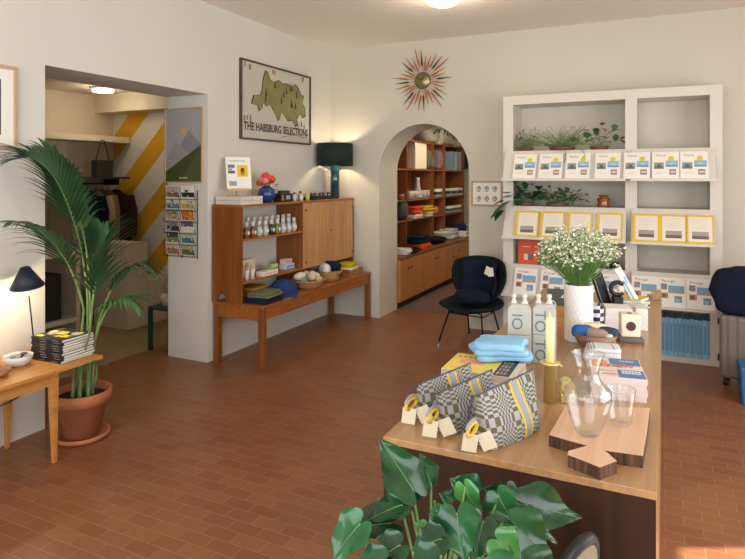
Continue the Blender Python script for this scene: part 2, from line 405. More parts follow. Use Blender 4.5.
# booklet and bowls
t2 = book_flat('booklet', .21, .15, .006, simple('#e7b79d'), atZ(10, 350, .5705)+Vector((-.07, -.03, .0)), radians(80), 'thin pink and orange booklet lying behind the speckled bowl on the side table', 'booklet')
g = G(); up(g, -.09, -.06, .09, -.02, .0062, 0); up(g, -.09, .0, .06, .05, .0062, 1); g.build('cover_picture', [simple('#e98a62'), simple('#f0cf6a')], t2)
def bowl(name, r, h, m, loc, label, cat='bowl', rb=.5, th=.006, lip=1.0, fill=None):
    t = thing(name, loc, 0, label, cat)
    pr = [(0, 0), (r*rb, 0), (r*(rb+.3), h*.25), (r*.95, h*.65), (r*lip, h), (r*lip-th, h), (r*.95-th, h*.65), (r*(rb+.3)-th, h*.28), (0, th)]
    G().lathe(pr, n=32).build('bowl_body', m, t)
    return t
sp = mat('#d9d5cb', .5, bump=.15, bscale=40, name='speckled_ceramic')
bl = atZ(21, 366, .57)+Vector((-.03, -.0, .0))
t = bowl('ceramic_bowl', .083, .062, sp, bl, 'grey-white ceramic bowl on the side table, next to the stack of thick books')
for i in range(9):
    a = i*2.4; rr = .018+.05*(i/9)
    tag(G().blob((0, 0, 0), .02, .015, .009, p=2.5, n=10, k=6).build('polished_pebble', simple(['#2c2f33', '#e6e2d8', '#8b8f94'][i % 3], .4), loc=(bl.x+rr*cos(a), bl.y+rr*sin(a), .57+.058+(.004 if i % 2 else 0)), rot=(0, .2, a)), 'black and white patterned trinket in the grey-white ceramic bowl', 'trinket', 'trinkets in the ceramic bowl')
wb = atZ(-2, 376, .57)+Vector((0, -.01, 0))
bowl('wooden_bowl', .075, .04, mat('#a77a52', .5, var=.15, name='turned_wood'), wb, 'shallow brown wooden bowl at the near end of the oak side table')
# ---- framed print at the far left
def art_left(t, w_, h_, y):
    g = G(); W, H = w_*.36, h_*.36
    flatpoly(g, [(-W, -H), (W, -H), (W, H), (-W, H)], y, 0)
    for i in range(5): flatpoly(g, [(-W+i*.06, -H), (-W+i*.06+.01, -H), (-W+i*.07+.06, H*(.2+.1*i)), (-W+i*.07+.05, H*(.2+.1*i))], y-.001, 1)
    g.build('picture', [simple('#2c2b2c'), simple('#b5aca0')], t)
lp = atX(15.5, 109, XL)
picture_frame('framed_print', .62, .53, .022, .025, wood('pale_frame', '#b99a78', '#cdb08c', 2), PAPER, 'pale wood framed dark print hanging left of the opening, cut by the frame edge', 'picture', (XL, lp.y-.31, 2.14), pi/2, art_left)
# ---- potted palm
PC = Vector((-3.44, 2.74, 0))
t = thing('potted_palm', PC, 0, 'tall kentia palm in a large terracotta pot beside the side table', 'plant')
G().lathe([(0, .0), (.15, .0), (.168, .012), (.172, .035), (.16, .035), (.15, .016), (0, .016)], n=40).build('saucer', TERRA, t)
G().lathe([(0, .017), (.108, .017), (.155, .235), (.178, .235), (.184, .31), (.168, .31), (.16, .24), (0, .24)], n=40).build('pot', TERRA, t)
g = G(); g.lathe([(.162, .262), (.1, .272), (0, .275)], n=24); g.build('soil', SOIL, t)
LEAF = mat('#2b5430', .45, var=.25, vscale=5, name='palm_leaf', trans=.0); LEAF2 = mat('#4a7a42', .45, var=.2, vscale=5, name='palm_leaf_light')
STEM = mat('#6d8a50', .5, var=.2, name='palm_stem')
def bez(P_, t_):
    P_ = [Vector(p) for p in P_]
    while len(P_) > 1: P_ = [P_[i].lerp(P_[i+1], t_) for i in range(len(P_)-1)]
    return P_[0]
def frond(parent, ctrl, n, L, droop, base, wid=.02, start=.0, side=None, m=LEAF, sp=1.0):
    g = G(); off = parent.location
    pts = [bez(ctrl, i/14)-off for i in range(15)]
    g.tube([base-off]+pts, [.008]+[.0065*(1-i/15)+.0015 for i in range(15)], 6, 1)
    clampx = True
    start = .36
    for i in range(n):
        u = start+(1-start)*(i+.5)/n
        p = bez(ctrl, u)-off; tn = (bez(ctrl, min(1, u+.03))-bez(ctrl, max(0, u-.03))).normalized()
        sd = tn.cross(Vector((0, 0, 1)) if side is None else side).normalized()
        for s in (-1, 1):
            l = L*(sin(pi*(.22+.7*u))**.7)*R.uniform(.86, 1.08)
            d = (tn*(.55+.6*u)*sp+sd*s*(1.05-.5*u)+Vector((0, 0, .12))).normalized()
            q = [p]; dd = d.copy()
            for k in range(5): dd = (dd+Vector((0, 0, -droop*(k+1)/5*R.uniform(.8, 1.2)))).normalized(); q.append(q[-1]+dd*l/5)
            ws = [.25, .68, .66, .5, .28, .01]; v = []
            for k in range(6):
                dir_ = (q[min(k+1, 5)]-q[max(k-1, 0)]).normalized(); nx = dir_.cross(Vector((0, 0, 1)).cross(dir_)).normalized()
                c_ = dir_.cross(nx).normalized()*wid*ws[k]
                v += [q[k]-c_+nx*.0, q[k]-nx*wid*ws[k]*.35, q[k]+c_]
            f = []
            for k in range(5): f += [(3*k, 3*k+1, 3*k+4, 3*k+3), (3*k+1, 3*k+2, 3*k+5, 3*k+4)]
            g.add(v, f, 0, True)
    for v_ in g.V:      # leaves rest against the wall, never in it
        wy_ = v_.y+off.y
        if wy_ < JY0+.03 and v_.x+off.x < XL+.015: v_.x = XL+.015-off.x+.0006*(hash(round(v_.z*999)) % 5)
        if wy_ > JY1-.02 and v_.x+off.x > JX: v_.y = JY1-.02-off.y
    return g.build('frond', [m, STEM], parent)
base = PC+Vector((0, 0, .27))
def bs(i): return base+Vector((.05*cos(i*1.7), .05*sin(i*1.7), 0))
frond(t, [atD(88, 300, 3.95), atD(84, 235, 3.9), atD(58, 150, 3.75), atD(22, 158, 3.6)], 25, .46, .24, bs(0), wid=.021)
frond(t, [atD(90, 300, 4.1), atD(90, 230, 4.05), atD(70, 180, 3.95), atD(48, 152, 3.85)], 19, .42, .28, bs(1), m=LEAF2, wid=.021)
frond(t, [atD(84, 310, 3.85), atD(78, 275, 3.75), atD(55, 228, 3.62), atD(18, 222, 3.45)], 19, .38, .38, bs(2), wid=.019)
frond(t, [atD(92, 310, 4.0), atD(96, 270, 4.05), atD(98, 245, 4.1), atD(102, 232, 4.15)], 14, .36, .16, bs(3), wid=.023)
frond(t, [atD(95, 340, 4.0), atD(104, 290, 4.0), atD(128, 252, 4.0), atD(150, 270, 4.0)], 17, .32, .42, bs(4), wid=.017)
frond(t, [atD(94, 345, 3.9), atD(102, 310, 3.85), atD(118, 286, 3.8), atD(136, 304, 3.8)], 14, .27, .45, bs(5), m=LEAF2, wid=.014)
frond(t, [atD(90, 330, 3.75), atD(93, 300, 3.7), atD(96, 265, 3.7), atD(106, 238, 3.75)], 15, .36, .25, bs(6), wid=.024)
frond(t, [atD(96, 380, 3.9), atD(98, 365, 3.85), atD(96, 358, 3.8), atD(86, 362, 3.75)], 3, .14, .5, bs(8), wid=.014)
for i in range(7):
    a = i*.9; g = G(); p0 = Vector((.06*cos(a), .06*sin(a), .265)); g.tube([p0, p0+Vector((.01, 0, .16)), p0+Vector((-.01+.02*cos(a), .02, .34))], [.013, .009, .005], 7)
    g.build('stem', [STEM, mat('#8a8a68', .7, name='dry_stem')][i % 2], t)
# ---- side room things
g = G(); a = atX(46, 130, -6.1); b = atX(129.5, 134, -6.1)
ZS = 2.2
tag(G().box(SX, 3.2, ZS-.075, -6.1, b.y, ZS).build('wall_shelf', CREAM, bevel=.003), 'long cream wall shelf in the side room above the clothes', 'shelf')
pp = atX(69, 170, -6.3)
tag(G().box(SX, pp.y-.07, .0, -6.415, pp.y+.07, ZS-.075).build('shelf_upright', CREAM, bevel=.003), 'pale upright panel carrying the cream shelf in the side room', 'panel')
# lower shelf with rail
ra, rb = atX(76, 176, -6.0), atX(130, 177, -6.0)
t = thing('clothes_rail', (-6.2, ra.y, 1.6), 0, 'dark slim shelf with a clothes rail below it, handbag on top, in the side room', 'rail')
G().box(-.23, 0, .075, .2, rb.y-ra.y, .1).build('shelf_board', mat('#3c3a30', .5, name='dark_shelf'), t, bevel=.002)
G().tube([(.02, 0, .02), (.02, rb.y-ra.y-.02, .02)], .01, 8).build('rail_bar', BLACKM, t)
for y in (.02, rb.y-ra.y-.03): G().box(-.23, y, .0, .03, y+.015, .075).build('bracket', BLACKM, t)
ry_ = rb.y
def garment(y, m, label, L=.85, W=.40, T=.036, sleeve=True, x=-6.18, z=1.6, sl_m=None):
    t = thing('hanging_coat', (x, y, z), 0, label, 'coat', 'garments on the side room rail')
    def fn(u, v):
        a = 2*pi*u; zz = -.06-L*v
        sh_ = min(1, .25+v*6) if v < .15 else 1
        wx = W/2*sh_*(1+.08*v); wy = T*(.5+.5*v)*(1+.18*sin(9*a+v*3))
        return (wx*cos(a), wy*sin(a), zz+(.0 if v > .12 else -.09*abs(cos(a))*(1-v/.12)*0))
    G().grid(fn, 36, 14, closeu=True).build('coat_body', m, t, solid=.004)
    if sleeve:
        for s in (-1, 1):
            G().tube([(s*W*.46, .01, -.13), (s*W*.55, .02, -.3), (s*W*.54, .025, -.62)], [.05, .05, .04], 10).build('sleeve', m, t)
    g = G(); g.tube([(-W*.42, 0, -.13), (0, 0, -.05), (W*.42, 0, -.13)], .008, 6).tube([(0, 0, -.05), (0, 0, -.005), (.012, 0, .02), (.02, 0, .035), (.01, 0, .045)], .003, 6)
    g.build('hanger', OLDBRASS, t)
    return t
gl = [(ry_-.06, '#3d261c', 'dark brown long coat, last on the side room rail next to the striped wall', .95, .5),
      (ry_-.17, '#a98c68', 'tan quilted waistcoat on the side room rail beside the brown coat', .78, .34),
      (ry_-.26, '#8e744f', 'olive tan jacket on the side room rail between the waistcoat and the pale coat', .82, .38),
      (ry_-.35, '#b9a48c', 'pale beige corduroy coat on the side room rail', .8, .44),
      (ry_-.48, '#14192a', 'midnight navy jacket on the side room rail beside the pale coat', .72, .5),
      (ry_-.60, '#1b2436', 'dark blue jacket on the side room rail, half behind palm leaves', .7, .46),
      (ry_-.72, '#a6a9b8', 'light lilac-grey shirt on the side room rail behind the palm leaves', .75, .42),
      (ry_-.84, '#9b9273', 'dull sand garment on the side room rail behind the palm leaves', .55, .4)]
for i, (y, h, lb_, L_, W_) in enumerate(gl): garment(y, cloth_mat(h), lb_, L_, W_, sleeve=(i != 1))
hb = atX(104, 177, -6.02); 
t = thing('handbag', (-6.05, hb.y, 1.702), 0, 'small dark olive handbag with a tall strap standing on the dark shelf', 'handbag')
hm = mat('#3b3a2a', .55, name='olive_leather')
G().box(-.05, -.115, 0, .05, .115, .2).build('bag_body', hm, t, bevel=.008)
G().tube([(.0, -.09, .19), (0, -.05, .34), (0, -.01, .44), (0, .02, .44), (0, .06, .34), (0, .1, .19)], .008, 6).build('strap', hm, t)
G().box(.0, -.118, .12, .054, .118, .2).build('flap', hm, t, bevel=.006)
ch = atX(60, 168, -6.1)
t = thing('flat_cap', (-6.1, ch.y, 1.74), 0, 'dark brimmed cap on the small ledge behind the palm', 'hat')
G().blob((0, 0, .035), .1, .11, .045, p=2.3).build('crown', BLACK, t); G().box(-.03, .05, .0, .14, .2, .012).build('brim', BLACK, t, bevel=.005)
tag(G().box(SX, ch.y-.25, 1.69, -5.98, ch.y+.15, 1.715).build('small_ledge', CREAM), 'pale ledge holding the dark cap behind the palm', 'shelf')
q = atZ(101, 329); pl_ = mat('#dccbae', .8, name='plinth_paint')
tag(G().box(-5.9, 4.86, 0, -5.36, 5.14, .955).build('display_plinth', pl_, bevel=.004), 'taller cream plinth block standing in front of the clothes rail', 'plinth')
tag(G().box(-5.9, 5.15, 0, -5.36, 5.57, .5).build('display_plinth', pl_, bevel=.004), 'lower beige plinth block against the striped wall', 'plinth')
t = thing('low_cabinet', (-6.1, 4.05, 0), 0, 'cream open cabinet with dark boxes inside, seen behind the palm stems', 'cabinet')
G().box(-.3, -.55, .84, .3, .55, .9).box(-.3, -.55, 0, .3, -.5, .84).box(-.3, .5, 0, .3, .55, .84).box(-.3, -.5, .12, .3, .5, .17).box(-.3, -.5, .17, -.27, .5, .84).build('cabinet_body', pl_, t)
for k, yy in enumerate((-.28, .2)):
    tag(G().box(-6.3, 4.05+yy-.19, .17, -5.86, 4.05+yy+.17, .66).build('storage_box', mat('#23211e', .7, name='dark_box'), bevel=.01), ['black storage box inside the cream cabinet, nearer one', 'black storage box inside the cream cabinet, farther one'][k], 'box', 'dark boxes in the side room cabinet')
cj = atZ(101, 200, 0)
# ceiling lamp in the side room
lc = atZ(103, 89, SZ-.02)
t = thing('flush_ceiling_light', (lc.x, lc.y, SZ), 0, 'small glowing flush light on the side room ceiling', 'light')
G().box(-.1, -.1, -.02, .1, .1, 0).build('mounting_plate', WHITE, t)
G().box(-.085, -.085, -.06, .085, .085, -.02).build('diffuser', mat('#ffe9b8', .5, emit=9, name='lamp_glow'), t, bevel=.015)
point('side_room_lamp_light', (lc.x, lc.y, SZ-.15), 4.5, (1, .88, .74), .08)
# stool with woven basket
st = atZ(148, 357); tz = .43
t = thing('green_stool', (-4.575, 4.39, 0), 0, 'dark green square stool partly behind the poster wall', 'stool')
gm = mat('#1f3a2e', .45, name='green_lacquer')
G().box(0, 0, tz-.03, .29, .36, tz).build('seat', gm, t, bevel=.006)
for (a_, b_) in ((.018, .018), (.27, .018), (.018, .342), (.27, .342)): G().box(a_-.017, b_-.017, 0, a_+.017, b_+.017, tz-.03).build('leg', gm, t)
t = thing('wicker_basket', (-4.45, 4.56, tz), 0, 'light woven basket on the green stool, half hidden by the poster wall', 'basket')
G().lathe([(0, 0), (.08, 0), (.1, .06), (.108, .13), (.1, .13), (.092, .05), (.07, .01), (0, .01)], n=24).build('basket_body', mat('#c0b193', .9, bump=1, bscale=60, var=.3, vscale=40, name='pale_wicker'), t)
G().tube([(.0, -.103, .12), (0, -.08, .22), (0, 0, .26), (0, .08, .22), (0, .103, .12)], .008, 6).build('handle', WICKER, t)
# ---- poster on the pier and postcard rack
def art_mtn(t, w_, h_, y):
    W, H = w_/2, h_/2; g = G()
    flatpoly(g, [(-W, -H*.45), (-W*.45, H*.12), (-W*.15, -H*.05), (W*.3, H*.42), (W, H*.02), (W, -H), (-W, -H)], y, 1)
    flatpoly(g, [(-W*.2, 0), (W*.3, H*.42), (W, 0), (W, -.5*H)], y-.0006, 2)
    disc(g, 0, H*.4, W*.14, y-.0012, 3)
    flatpoly(g, [(-W, -H*.72), (W, H*.02), (W, -H), (-W, -H)], y-.0016, 4)
    flatpoly(g, [(-W, -H*.72), (W*.86, -.02), (-W*.1, -H), (-W, -H)], y-.0022, 5)
    g.build('mountain_picture', [simple(c) for c in ('#aaa6a4', '#9b9794', '#8f8c89', '#d9b23a', '#4d5a34', '#434a26')], t)
    text('ALTAUSSEE', .02, PAPER, t, (0, y-.004, -H*.9), (pi/2, 0, 0))
pa = atY(166, 147, JY1); pb = atY(203, 147, JY1)
picture_frame('framed_poster', pb.x-pa.x+.01, .70, .013, .02, wood('thin_frame', '#b5956c', '#c9ac82', 2), simple('#aaa6a4'), 'framed mountain poster with green slope and yellow sun on the pier', 'picture', ((pa.x+pb.x)/2, JY1, 1.995), 0, art_mtn)
ca = atY(168, 190, JY1); cb_ = atY(199, 259, JY1)
t = thing('postcard_rack', ((ca.x+cb_.x)/2, JY1, cb_.z), 0, 'black wire rack full of postcards on the pier below the mountain poster', 'rack')
W = cb_.x-ca.x; Hh = ca.z-cb_.z
g = G()
for s in (-1, 0, 1): g.tube([(s*W*.48, -.012, 0), (s*W*.48, -.012, Hh)], .004, 6)
for k in range(6):
    z = .02+k*Hh/6; g.tube([(-W*.48, -.05, z), (W*.48, -.05, z)], .003, 6)
    for s in (-1, 0, 1): g.tube([(s*W*.48, -.012, z), (s*W*.48, -.055, z), (s*W*.48, -.06, z+.04)], .003, 6)
g.build('wire_frame', BLACKM, t)
pc = [('#7b6a5c', '#b4a796'), ('#6a7d8f', '#d0c8b8'), ('#b4a26c', '#8a9070'), ('#2f302b', '#8f8b80'), ('#7a8a5c', '#4c4636'), ('#9b7b5c', '#cdbfa4'), ('#23352f', '#e7e4db'), ('#b8a765', '#d2cbb0'), ('#c9822e', '#b9701e'), ('#dcd8cc', '#5b6b74'), ('#3a7b86', '#a9b08a'), ('#5c6b44', '#a9a284')]
for i, (c1, c2) in enumerate(pc):
    cx_ = (-W*.24 if i < 6 else W*.24); k = i % 6; z = .03+(5-k)*Hh/6
    o = thing('postcard', (t.location.x+cx_, JY1-.028, t.location.z+z), 0, 'postcard in the %s column of the wire rack, row %s' % (('left', 'right')[i//6], ('one, at the top', 'two from the top', 'three from the top', 'four from the top', 'five from the top', 'six, at the bottom')[k]), 'postcard', 'postcards in the wall rack', rot=(radians(12), 0, 0))
    hw = W*.21; hh_ = Hh/6*.5
    G().box(-hw, -.001, 0, hw, .001, 2*hh_+.015).build('card', PAPER, o)
    g = G(); g.box(-hw+.006, -.0018, .006, hw-.006, -.001, hh_*1.1, 0); g.box(-hw+.006, -.0018, hh_*1.1, hw-.006, -.001, 2*hh_+.009, 1)
    for q in range(5): x = R.uniform(-hw*.8, hw*.5); z = R.uniform(.01, hh_*1.5); g.box(x, -.0022, z, x+R.uniform(.01, .03), -.0018, z+R.uniform(.008, .02), 2+q % 2)
    g.build('card_picture', [simple(c1), simple(c2), simple('#3b3a35'), simple('#d9cfb6')], o)
# ---- map poster
def art_map(t, w_, h_, y):
    W, H = w_/2, h_/2; g = G()
    flatpoly(g, [(-W, -H), (W, -H), (W, H), (-W, H)], y-.0002, 0)
    sh = [(-.80, -.12), (-.74, .12), (-.55, .16), (-.5, .3), (-.47, .62), (-.40, .88), (-.30, .84), (-.25, .66), (-.12, .60), (.02, .70), (.14, .62), (.28, .66), (.42, .60), (.55, .70), (.66, .62), (.76, .42), (.86, .40), (.80, .18), (.90, .02), (.92, -.22), (.80, -.30), (.70, -.18), (.62, -.36), (.66, -.52), (.55, -.60), (.44, -.42), (.30, -.46), (.18, -.30), (.10, -.20), (.06, -.42), (-.02, -.50), (-.10, -.30), (-.26, -.06), (-.36, -.14), (-.46, -.02), (-.50, -.22), (-.58, -.30), (-.62, -.14)]
    P_ = [(a*W*.95, b*H*.98+.03*H) for a, b in sh]
    cx_ = sum(p[0] for p in P_)/len(P_); cz_ = sum(p[1] for p in P_)/len(P_)
    flatpoly(g, P_, y-.001, 2)
    flatpoly(g, [(cx_+(a-cx_)*.965, cz_+(b-cz_)*.955) for a, b in P_], y-.0022, 1)
    rr = random.Random(5)
    for i in range(12):
        x = rr.uniform(-.4, .6)*W; z = rr.uniform(-.1, .5)*H; flatpoly(g, [(x, z), (x+.03, z+.01), (x+.008, z+.10)], y-.003, 2)
    for i in range(22):     # small captions and motifs round the map
        x = rr.choice([rr.uniform(-.95, -.72), rr.uniform(-.9, .9), rr.uniform(.6, .9)])*W; z = rr.choice([rr.uniform(.78, .9), rr.uniform(-.62, -.5), rr.uniform(-.55, .2)])*H
        if -.68*W < x < .85*W and -.4*H < z < .75*H: continue
        flatpoly(g, [(x, z), (x+.022, z), (x+.022, z+.05), (x, z+.05)], y-.0022, 3+i % 2)
    flatpoly(g, [(.1*W, -.9*H), (.5*W, -.8*H), (.9*W, -.86*H), (.9*W, -.84*H), (.5*W, -.78*H), (.1*W, -.88*H)], y-.002, 3)
    g.build('map_picture', [simple('#c2c0b2', .5), mat('#84824f', .55, var=.22, vscale=7, name='map_green'), simple('#2b2a1e'), simple('#7b7a5c'), simple('#b0703a')], t)
    text('THE HABSBURG SELECTIONS', .115, simple('#3a3420'), t, (.0, y-.004, -H*.70), (pi/2, 0, 0), bold=.0025, sx=.80)
ma = atX(239, 59, XL); mb = atX(309, 144, XL)
picture_frame('framed_map', 1.30, .80, .018, .03, mat('#4a3d33', .5, var=.3, vscale=12, name='dark_frame'), simple('#c2c0b2', .5), 'dark framed illustrated green map with THE HABSBURG SELECTIONS lettering on the wall', 'picture', (XL, (ma.y+mb.y)/2, 2.475), pi/2, art_map)
# ---- console desk
DY0, DY1, DXF, DZ = 4.38, 6.56, -3.19, .555
t = thing('console_desk', (-3.47, DY0, 0), 0, 'long teak console desk with four small drawers under the shelf unit', 'desk')
x0, x1 = XL+.012+3.47, DXF+3.47; L = DY1-DY0
G().box(x0, 0, DZ-.018, x1, L, DZ).build('desktop', TEAKH, t, bevel=.003)
G().box(x0+.01, .012, DZ-.135, x1-.012, .03, DZ-.018).box(x0+.01, L-.03, DZ-.135, x1-.012, L-.012, DZ-.018).box(x0+.01, .03, DZ-.135, x0+.028, L-.03, DZ-.018).box(x0+.03, .03, DZ-.135, x1-.05, L-.03, DZ-.125).build('apron', TEAKH, t)
for k in range(4):
    y0 = .04+k*(L-.08)/4; y1 = y0+(L-.08)/4-.004
    d = G().box(x1-.034, y0, DZ-.13, x1-.014, y1, DZ-.022).build('drawer', TEAKH, t, bevel=.0015)
    c = Vector((x1-.012, (y0+y1)/2, DZ-.078)); g = G()
    g.tube([c+Vector((0, -.026, .004)), c+Vector((.012, -.026, .0)), c+Vector((.014, -.014, -.018)), c+Vector((.015, .014, -.018)), c+Vector((.012, .026, 0)), c+Vector((0, .026, .004))], .003, 6)
    g.blob(c+Vector((.0, 0, .002)), .003, .012, .012, n=10, k=6); g.build('drawer_pull', OLDBRASS, d)
for (X_, Y_) in ((x0+.035, .035), (x1-.032, .035), (x0+.035, L-.035), (x1-.032, L-.035)): G().box(X_-.028, Y_-.028, 0, X_+.028, Y_+.028, DZ-.135 if X_ < 0 or 1 else 0).box(X_-.0275, Y_-.0275, DZ-.135, X_+.0275, Y_+.0275, DZ-.0185).build('leg', TEAKV, t, bevel=.003)
# ---- shelf unit (hutch)
HX0, HX1, HY0, HY1, HZ = XL+.012, -3.42, 4.375, 6.54, 1.447
t = thing('shelf_unit', (-3.6, HY0, DZ), 0, 'teak shelf unit with two cupboard doors standing on the console desk', 'shelf')
x0, x1, L, z0, z1 = HX0+3.6, HX1+3.6, HY1-HY0, .001, HZ-DZ
yd = 5.41-HY0
nt_ = [(x0, z0), (x0, z1), (x1, z1), (x1, z0)]+[( (x0+x1)/2-.06+.05*cos(a), .001+.08*sin(a)) for a in [pi*i/10 for i in range(11)]]
g = G(); n = len(nt_); g.add([(p[0], 0, p[1]) for p in nt_]+[(p[0], .02, p[1]) for p in nt_], [tuple(range(n)), tuple(range(2*n-1, n-1, -1))]+[(i, n+i, n+(i+1) % n, (i+1) % n) for i in range(n)])
g.build('side_panel', TEAKV, t); G().box(x0, L-.02, z0, x1, L, z1-.02).build('side_panel', TEAKV, t)
G().box(x0, yd, z0, x1-.01, yd+.02, z1-.02).build('divider', TEAKV, t)
g = G()
for j in range(8):
    for xx in (x0+.05, x1-.07): g.tube([(xx, yd-.001, .24+j*.045), (xx, yd+.002, .24+j*.045)], .004, 8)
g.build('peg_holes', BLACK, t)
G().box(x0, -.004, z1-.02, x1+.006, L+.004, z1).build('top_board', TEAKH, t, bevel=.002)
S1, S2 = 1.135-DZ, .748-DZ
G().box(x0, .02, S1-.018, x1-.006, yd, S1).build('shelf_board', TEAKH, t)
G().box(x0, .02, S2-.018, x1-.006, L-.02, S2).build('shelf_board', TEAKH, t)
G().box(x0, yd+.02, S2, x0+.008, L-.02, z1-.02).build('back_panel', TEAKV, t)
for k, (a, b) in enumerate(((yd+.004, 5.985-HY0), (5.991-HY0, L-.003))):
    d = G().box(x1-.018, a, S2-.016, x1, b, z1-.022).build('door', TEAKL, t, bevel=.002)
    yy = a+.035 if k == 0 else b-.03
    for zz in (S2+.05, z1-.1): G().tube([(x1, yy, zz), (x1+.012, yy, zz)], .011, 12).build('hinge_knob', OLDBRASS, d)
    if k == 0: G().box(x1, b-.02, (S2+z1)/2-.008, x1+.004, b+.02, (S2+z1)/2+.008).build('catch', OLDBRASS, d)
# ---- bottles on upper shelf
def bottle_proto(liquid, label):
    t = thing('perfume_bottle', (0, 0, 0), 0, label, 'bottle', 'small bottles on the upper shelf')
    G().lathe([(0, 0), (.028, 0), (.03, .006), (.03, .075), (.024, .088), (.012, .094), (.012, .1), (0, .1)], n=18).build('bottle_body', liquid, t)
    G().lathe([(0, .1), (.021, .1), (.021, .145), (0, .145)], n=14).build('cap', WHITE, t)
    G().box(.0305, -.014, .028, .0315, .014, .062).build('paper_label', PAPER, t)
    return t
amber = mat('#7a4f1a', .15, coat=.5, name='amber_liquid'); green = mat('#6d7f2c', .15, coat=.5, name='green_liquid'); dark = mat('#232b22', .15, coat=.5); clear = mat('#b9b9b0', .12, coat=.6)
cols = [amber, amber, amber, clear, clear, dark, green, clear, clear, clear]
cn = ['amber', 'amber', 'amber', 'clear', 'clear', 'dark', 'green', 'clear', 'clear', 'clear']
protos = {}
ordn = ['first', 'second', 'third', 'fourth', 'fifth', 'sixth', 'seventh', 'eighth', 'ninth', 'tenth']
for row in range(2):
    for i in range(10):
        y = HY0+.07+i*.1+(.03 if row else 0); x = -3.50-row*.085
        ci = i if row == 0 else min(9, i)
        m = cols[ci] if row == 0 else clear; nm = cn[ci] if row == 0 else 'white-capped'
        lb_ = '%s bottle on the upper teak shelf, %s from the left in the %s row' % (nm, ordn[i], ('front', 'back')[row])
        if m.name not in protos: o = bottle_proto(m, lb_); protos[m.name] = o
        else: o = copy_thing(protos[m.name], (0, 0, 0), label=lb_)
        o.location = (x, y, 1.1352); o.scale = (1, 1, 1 if row == 0 else 1.22)
# ---- lower shelf: tubes, boxes
for i in range(6):
    row = i % 2; k = i//2
    pos = (-3.475-row*.075, HY0+.06+k*.085+row*.02, .7482)
    lb_ = 'white tube with copper cap, lower teak shelf, %s from left, %s row' % (ordn[k], ('front', 'back')[row])
    if i == 0:
        tp = thing('cosmetic_tube', pos, 0, lb_, 'tube', 'white tubes on the lower shelf')
        G().lathe([(0, 0), (.022, 0), (.023, .09), (.0, .092)], n=16).build('tube_body', WHITE, tp)
        G().lathe([(.0, .092), (.019, .092), (.019, .118), (0, .118)], n=16).build('cap', simple('#d7a283'), tp)
    else: copy_thing(tp, pos, label=lb_, scale=(1, 1, 1+.15*row))
def carton(name, sx, sy, sz, h, loc, rz, label, cat='box', band=None, group=None):
    t = thing(name, loc, rz, label, cat, group)
    G().box(-sx/2, -sy/2, 0, sx/2, sy/2, sz).build('box_body', simple(h, .6), t, bevel=.002)
    if band: G().box(sx/2, -sy*.4, sz*.25, sx/2+.001, sy*.4, sz*.7).build('box_print', simple(band), t)
    return t
Zs = .7482
carton('soap_box', .04, .24, .15, '#e4dbc4', (-3.68, 4.78, Zs), 0, 'large cream flat box standing at the back of the lower teak shelf')
carton('soap_box', .09, .24, .045, '#ece6d6', (-3.49, 4.86, Zs), 0, 'long open white soap tray near the front of the lower teak shelf', band='#d9c7a2')
carton('soap_box', .07, .12, .035, '#b6805a', (-3.57, 5.06, Zs), 0, 'low copper brown box under the green carton on the lower teak shelf')
carton('soap_box', .06, .12, .045, '#9fbf6a', (-3.57, 5.06, Zs+.0352), 0, 'small light green carton on the lower teak shelf', band='#c7d98e')
carton('soap_box', .08, .17, .05, '#c9d2e6', (-3.55, 5.29, Zs), 0, 'blue and white patterned carton at the right end of the lower teak shelf', band='#7b9bd0')
carton('soap_box', .07, .13, .05, '#e3c3bd', (-3.56, 5.29, Zs+.0502), 0, 'pink carton lying on top of the blue patterned carton', band='#c99a98')
# ---- on the desk
YS, GR, NV = cloth_mat('#a98125'), cloth_mat('#6e7454'), cloth_mat('#1b2238')
folded('folded_shirt', .26, .34, .05, NV, (-3.33, 4.60, DZ), 0, 'dark navy folded shirt, bottom of the pile at the near end of the desk', group='clothes folded on the console desk', layers=2)
folded('folded_shirt', .25, .33, .04, GR, (-3.32, 4.60, DZ+.052), .1, 'grey-green folded shirt lying on the navy one on the desk', group='clothes folded on the console desk', layers=1, seed=4)
folded('folded_shirt', .22, .26, .10, YS, (-3.55, 4.72, DZ), .1, 'mustard yellow folded garment behind the grey-green shirt on the desk', group='clothes folded on the console desk', layers=3, seed=6)
def cap_hat(loc, rz, label, h='#2b3f73'):
    t = thing('baseball_cap', loc, rz, label, 'hat'); m = cloth_mat(h)
    g = G(); g.lathe([(.105, 0), (.108, .03), (.1, .07), (.075, .1), (.035, .118), (0, .122)], n=28); g.build('crown', m, t)
    g = G(); g.grid(lambda u, v: ((.085+.1*v*sin(pi*u)**.5)*cos((u-.5)*2.2)+.0, (.105+.01*v)*sin((u-.5)*2.2), .015-.02*v*sin(pi*u)**.5+.012*(1-(2*u-1)**2)*0), 16, 6); g.build('brim', m, t, solid=.004)
    G().blob((0, 0, .123), .008, .008, .005, n=8, k=6).build('button', m, t); return t
cap_hat((-3.38, 4.98, DZ), radians(-35), 'blue baseball cap on the console desk beside the folded shirts').scale = (1.25, 1.25, 1.15)
def basket(loc, r, h, label, m=WICKER):
    t = thing('woven_basket', loc, 0, label, 'basket')
    G().lathe([(0, 0), (r*.72, 0), (r*.9, h*.45), (r, h), (r*1.02, h*1.02), (r-.012, h), (r*.86, h*.45), (r*.66, .012), (0, .012)], n=36).build('basket_body', m, t)
    return t
b1 = basket((-3.34, 5.36, DZ), .17, .075, 'shallow wicker basket full of pastel scarves on the desk')
G().tube([(-.0+.17*cos(a), .17*sin(a), .078) for a in [2*pi*i/24 for i in range(25)]], .009, 8).build('rim', WICKER, b1)
sc_c = ['#d8c3a4', '#c9a4a0', '#8a967c', '#e3d8c0', '#b3a48c', '#d7b9b0', '#6f7f72', '#e7ddcb', '#c4b47e']
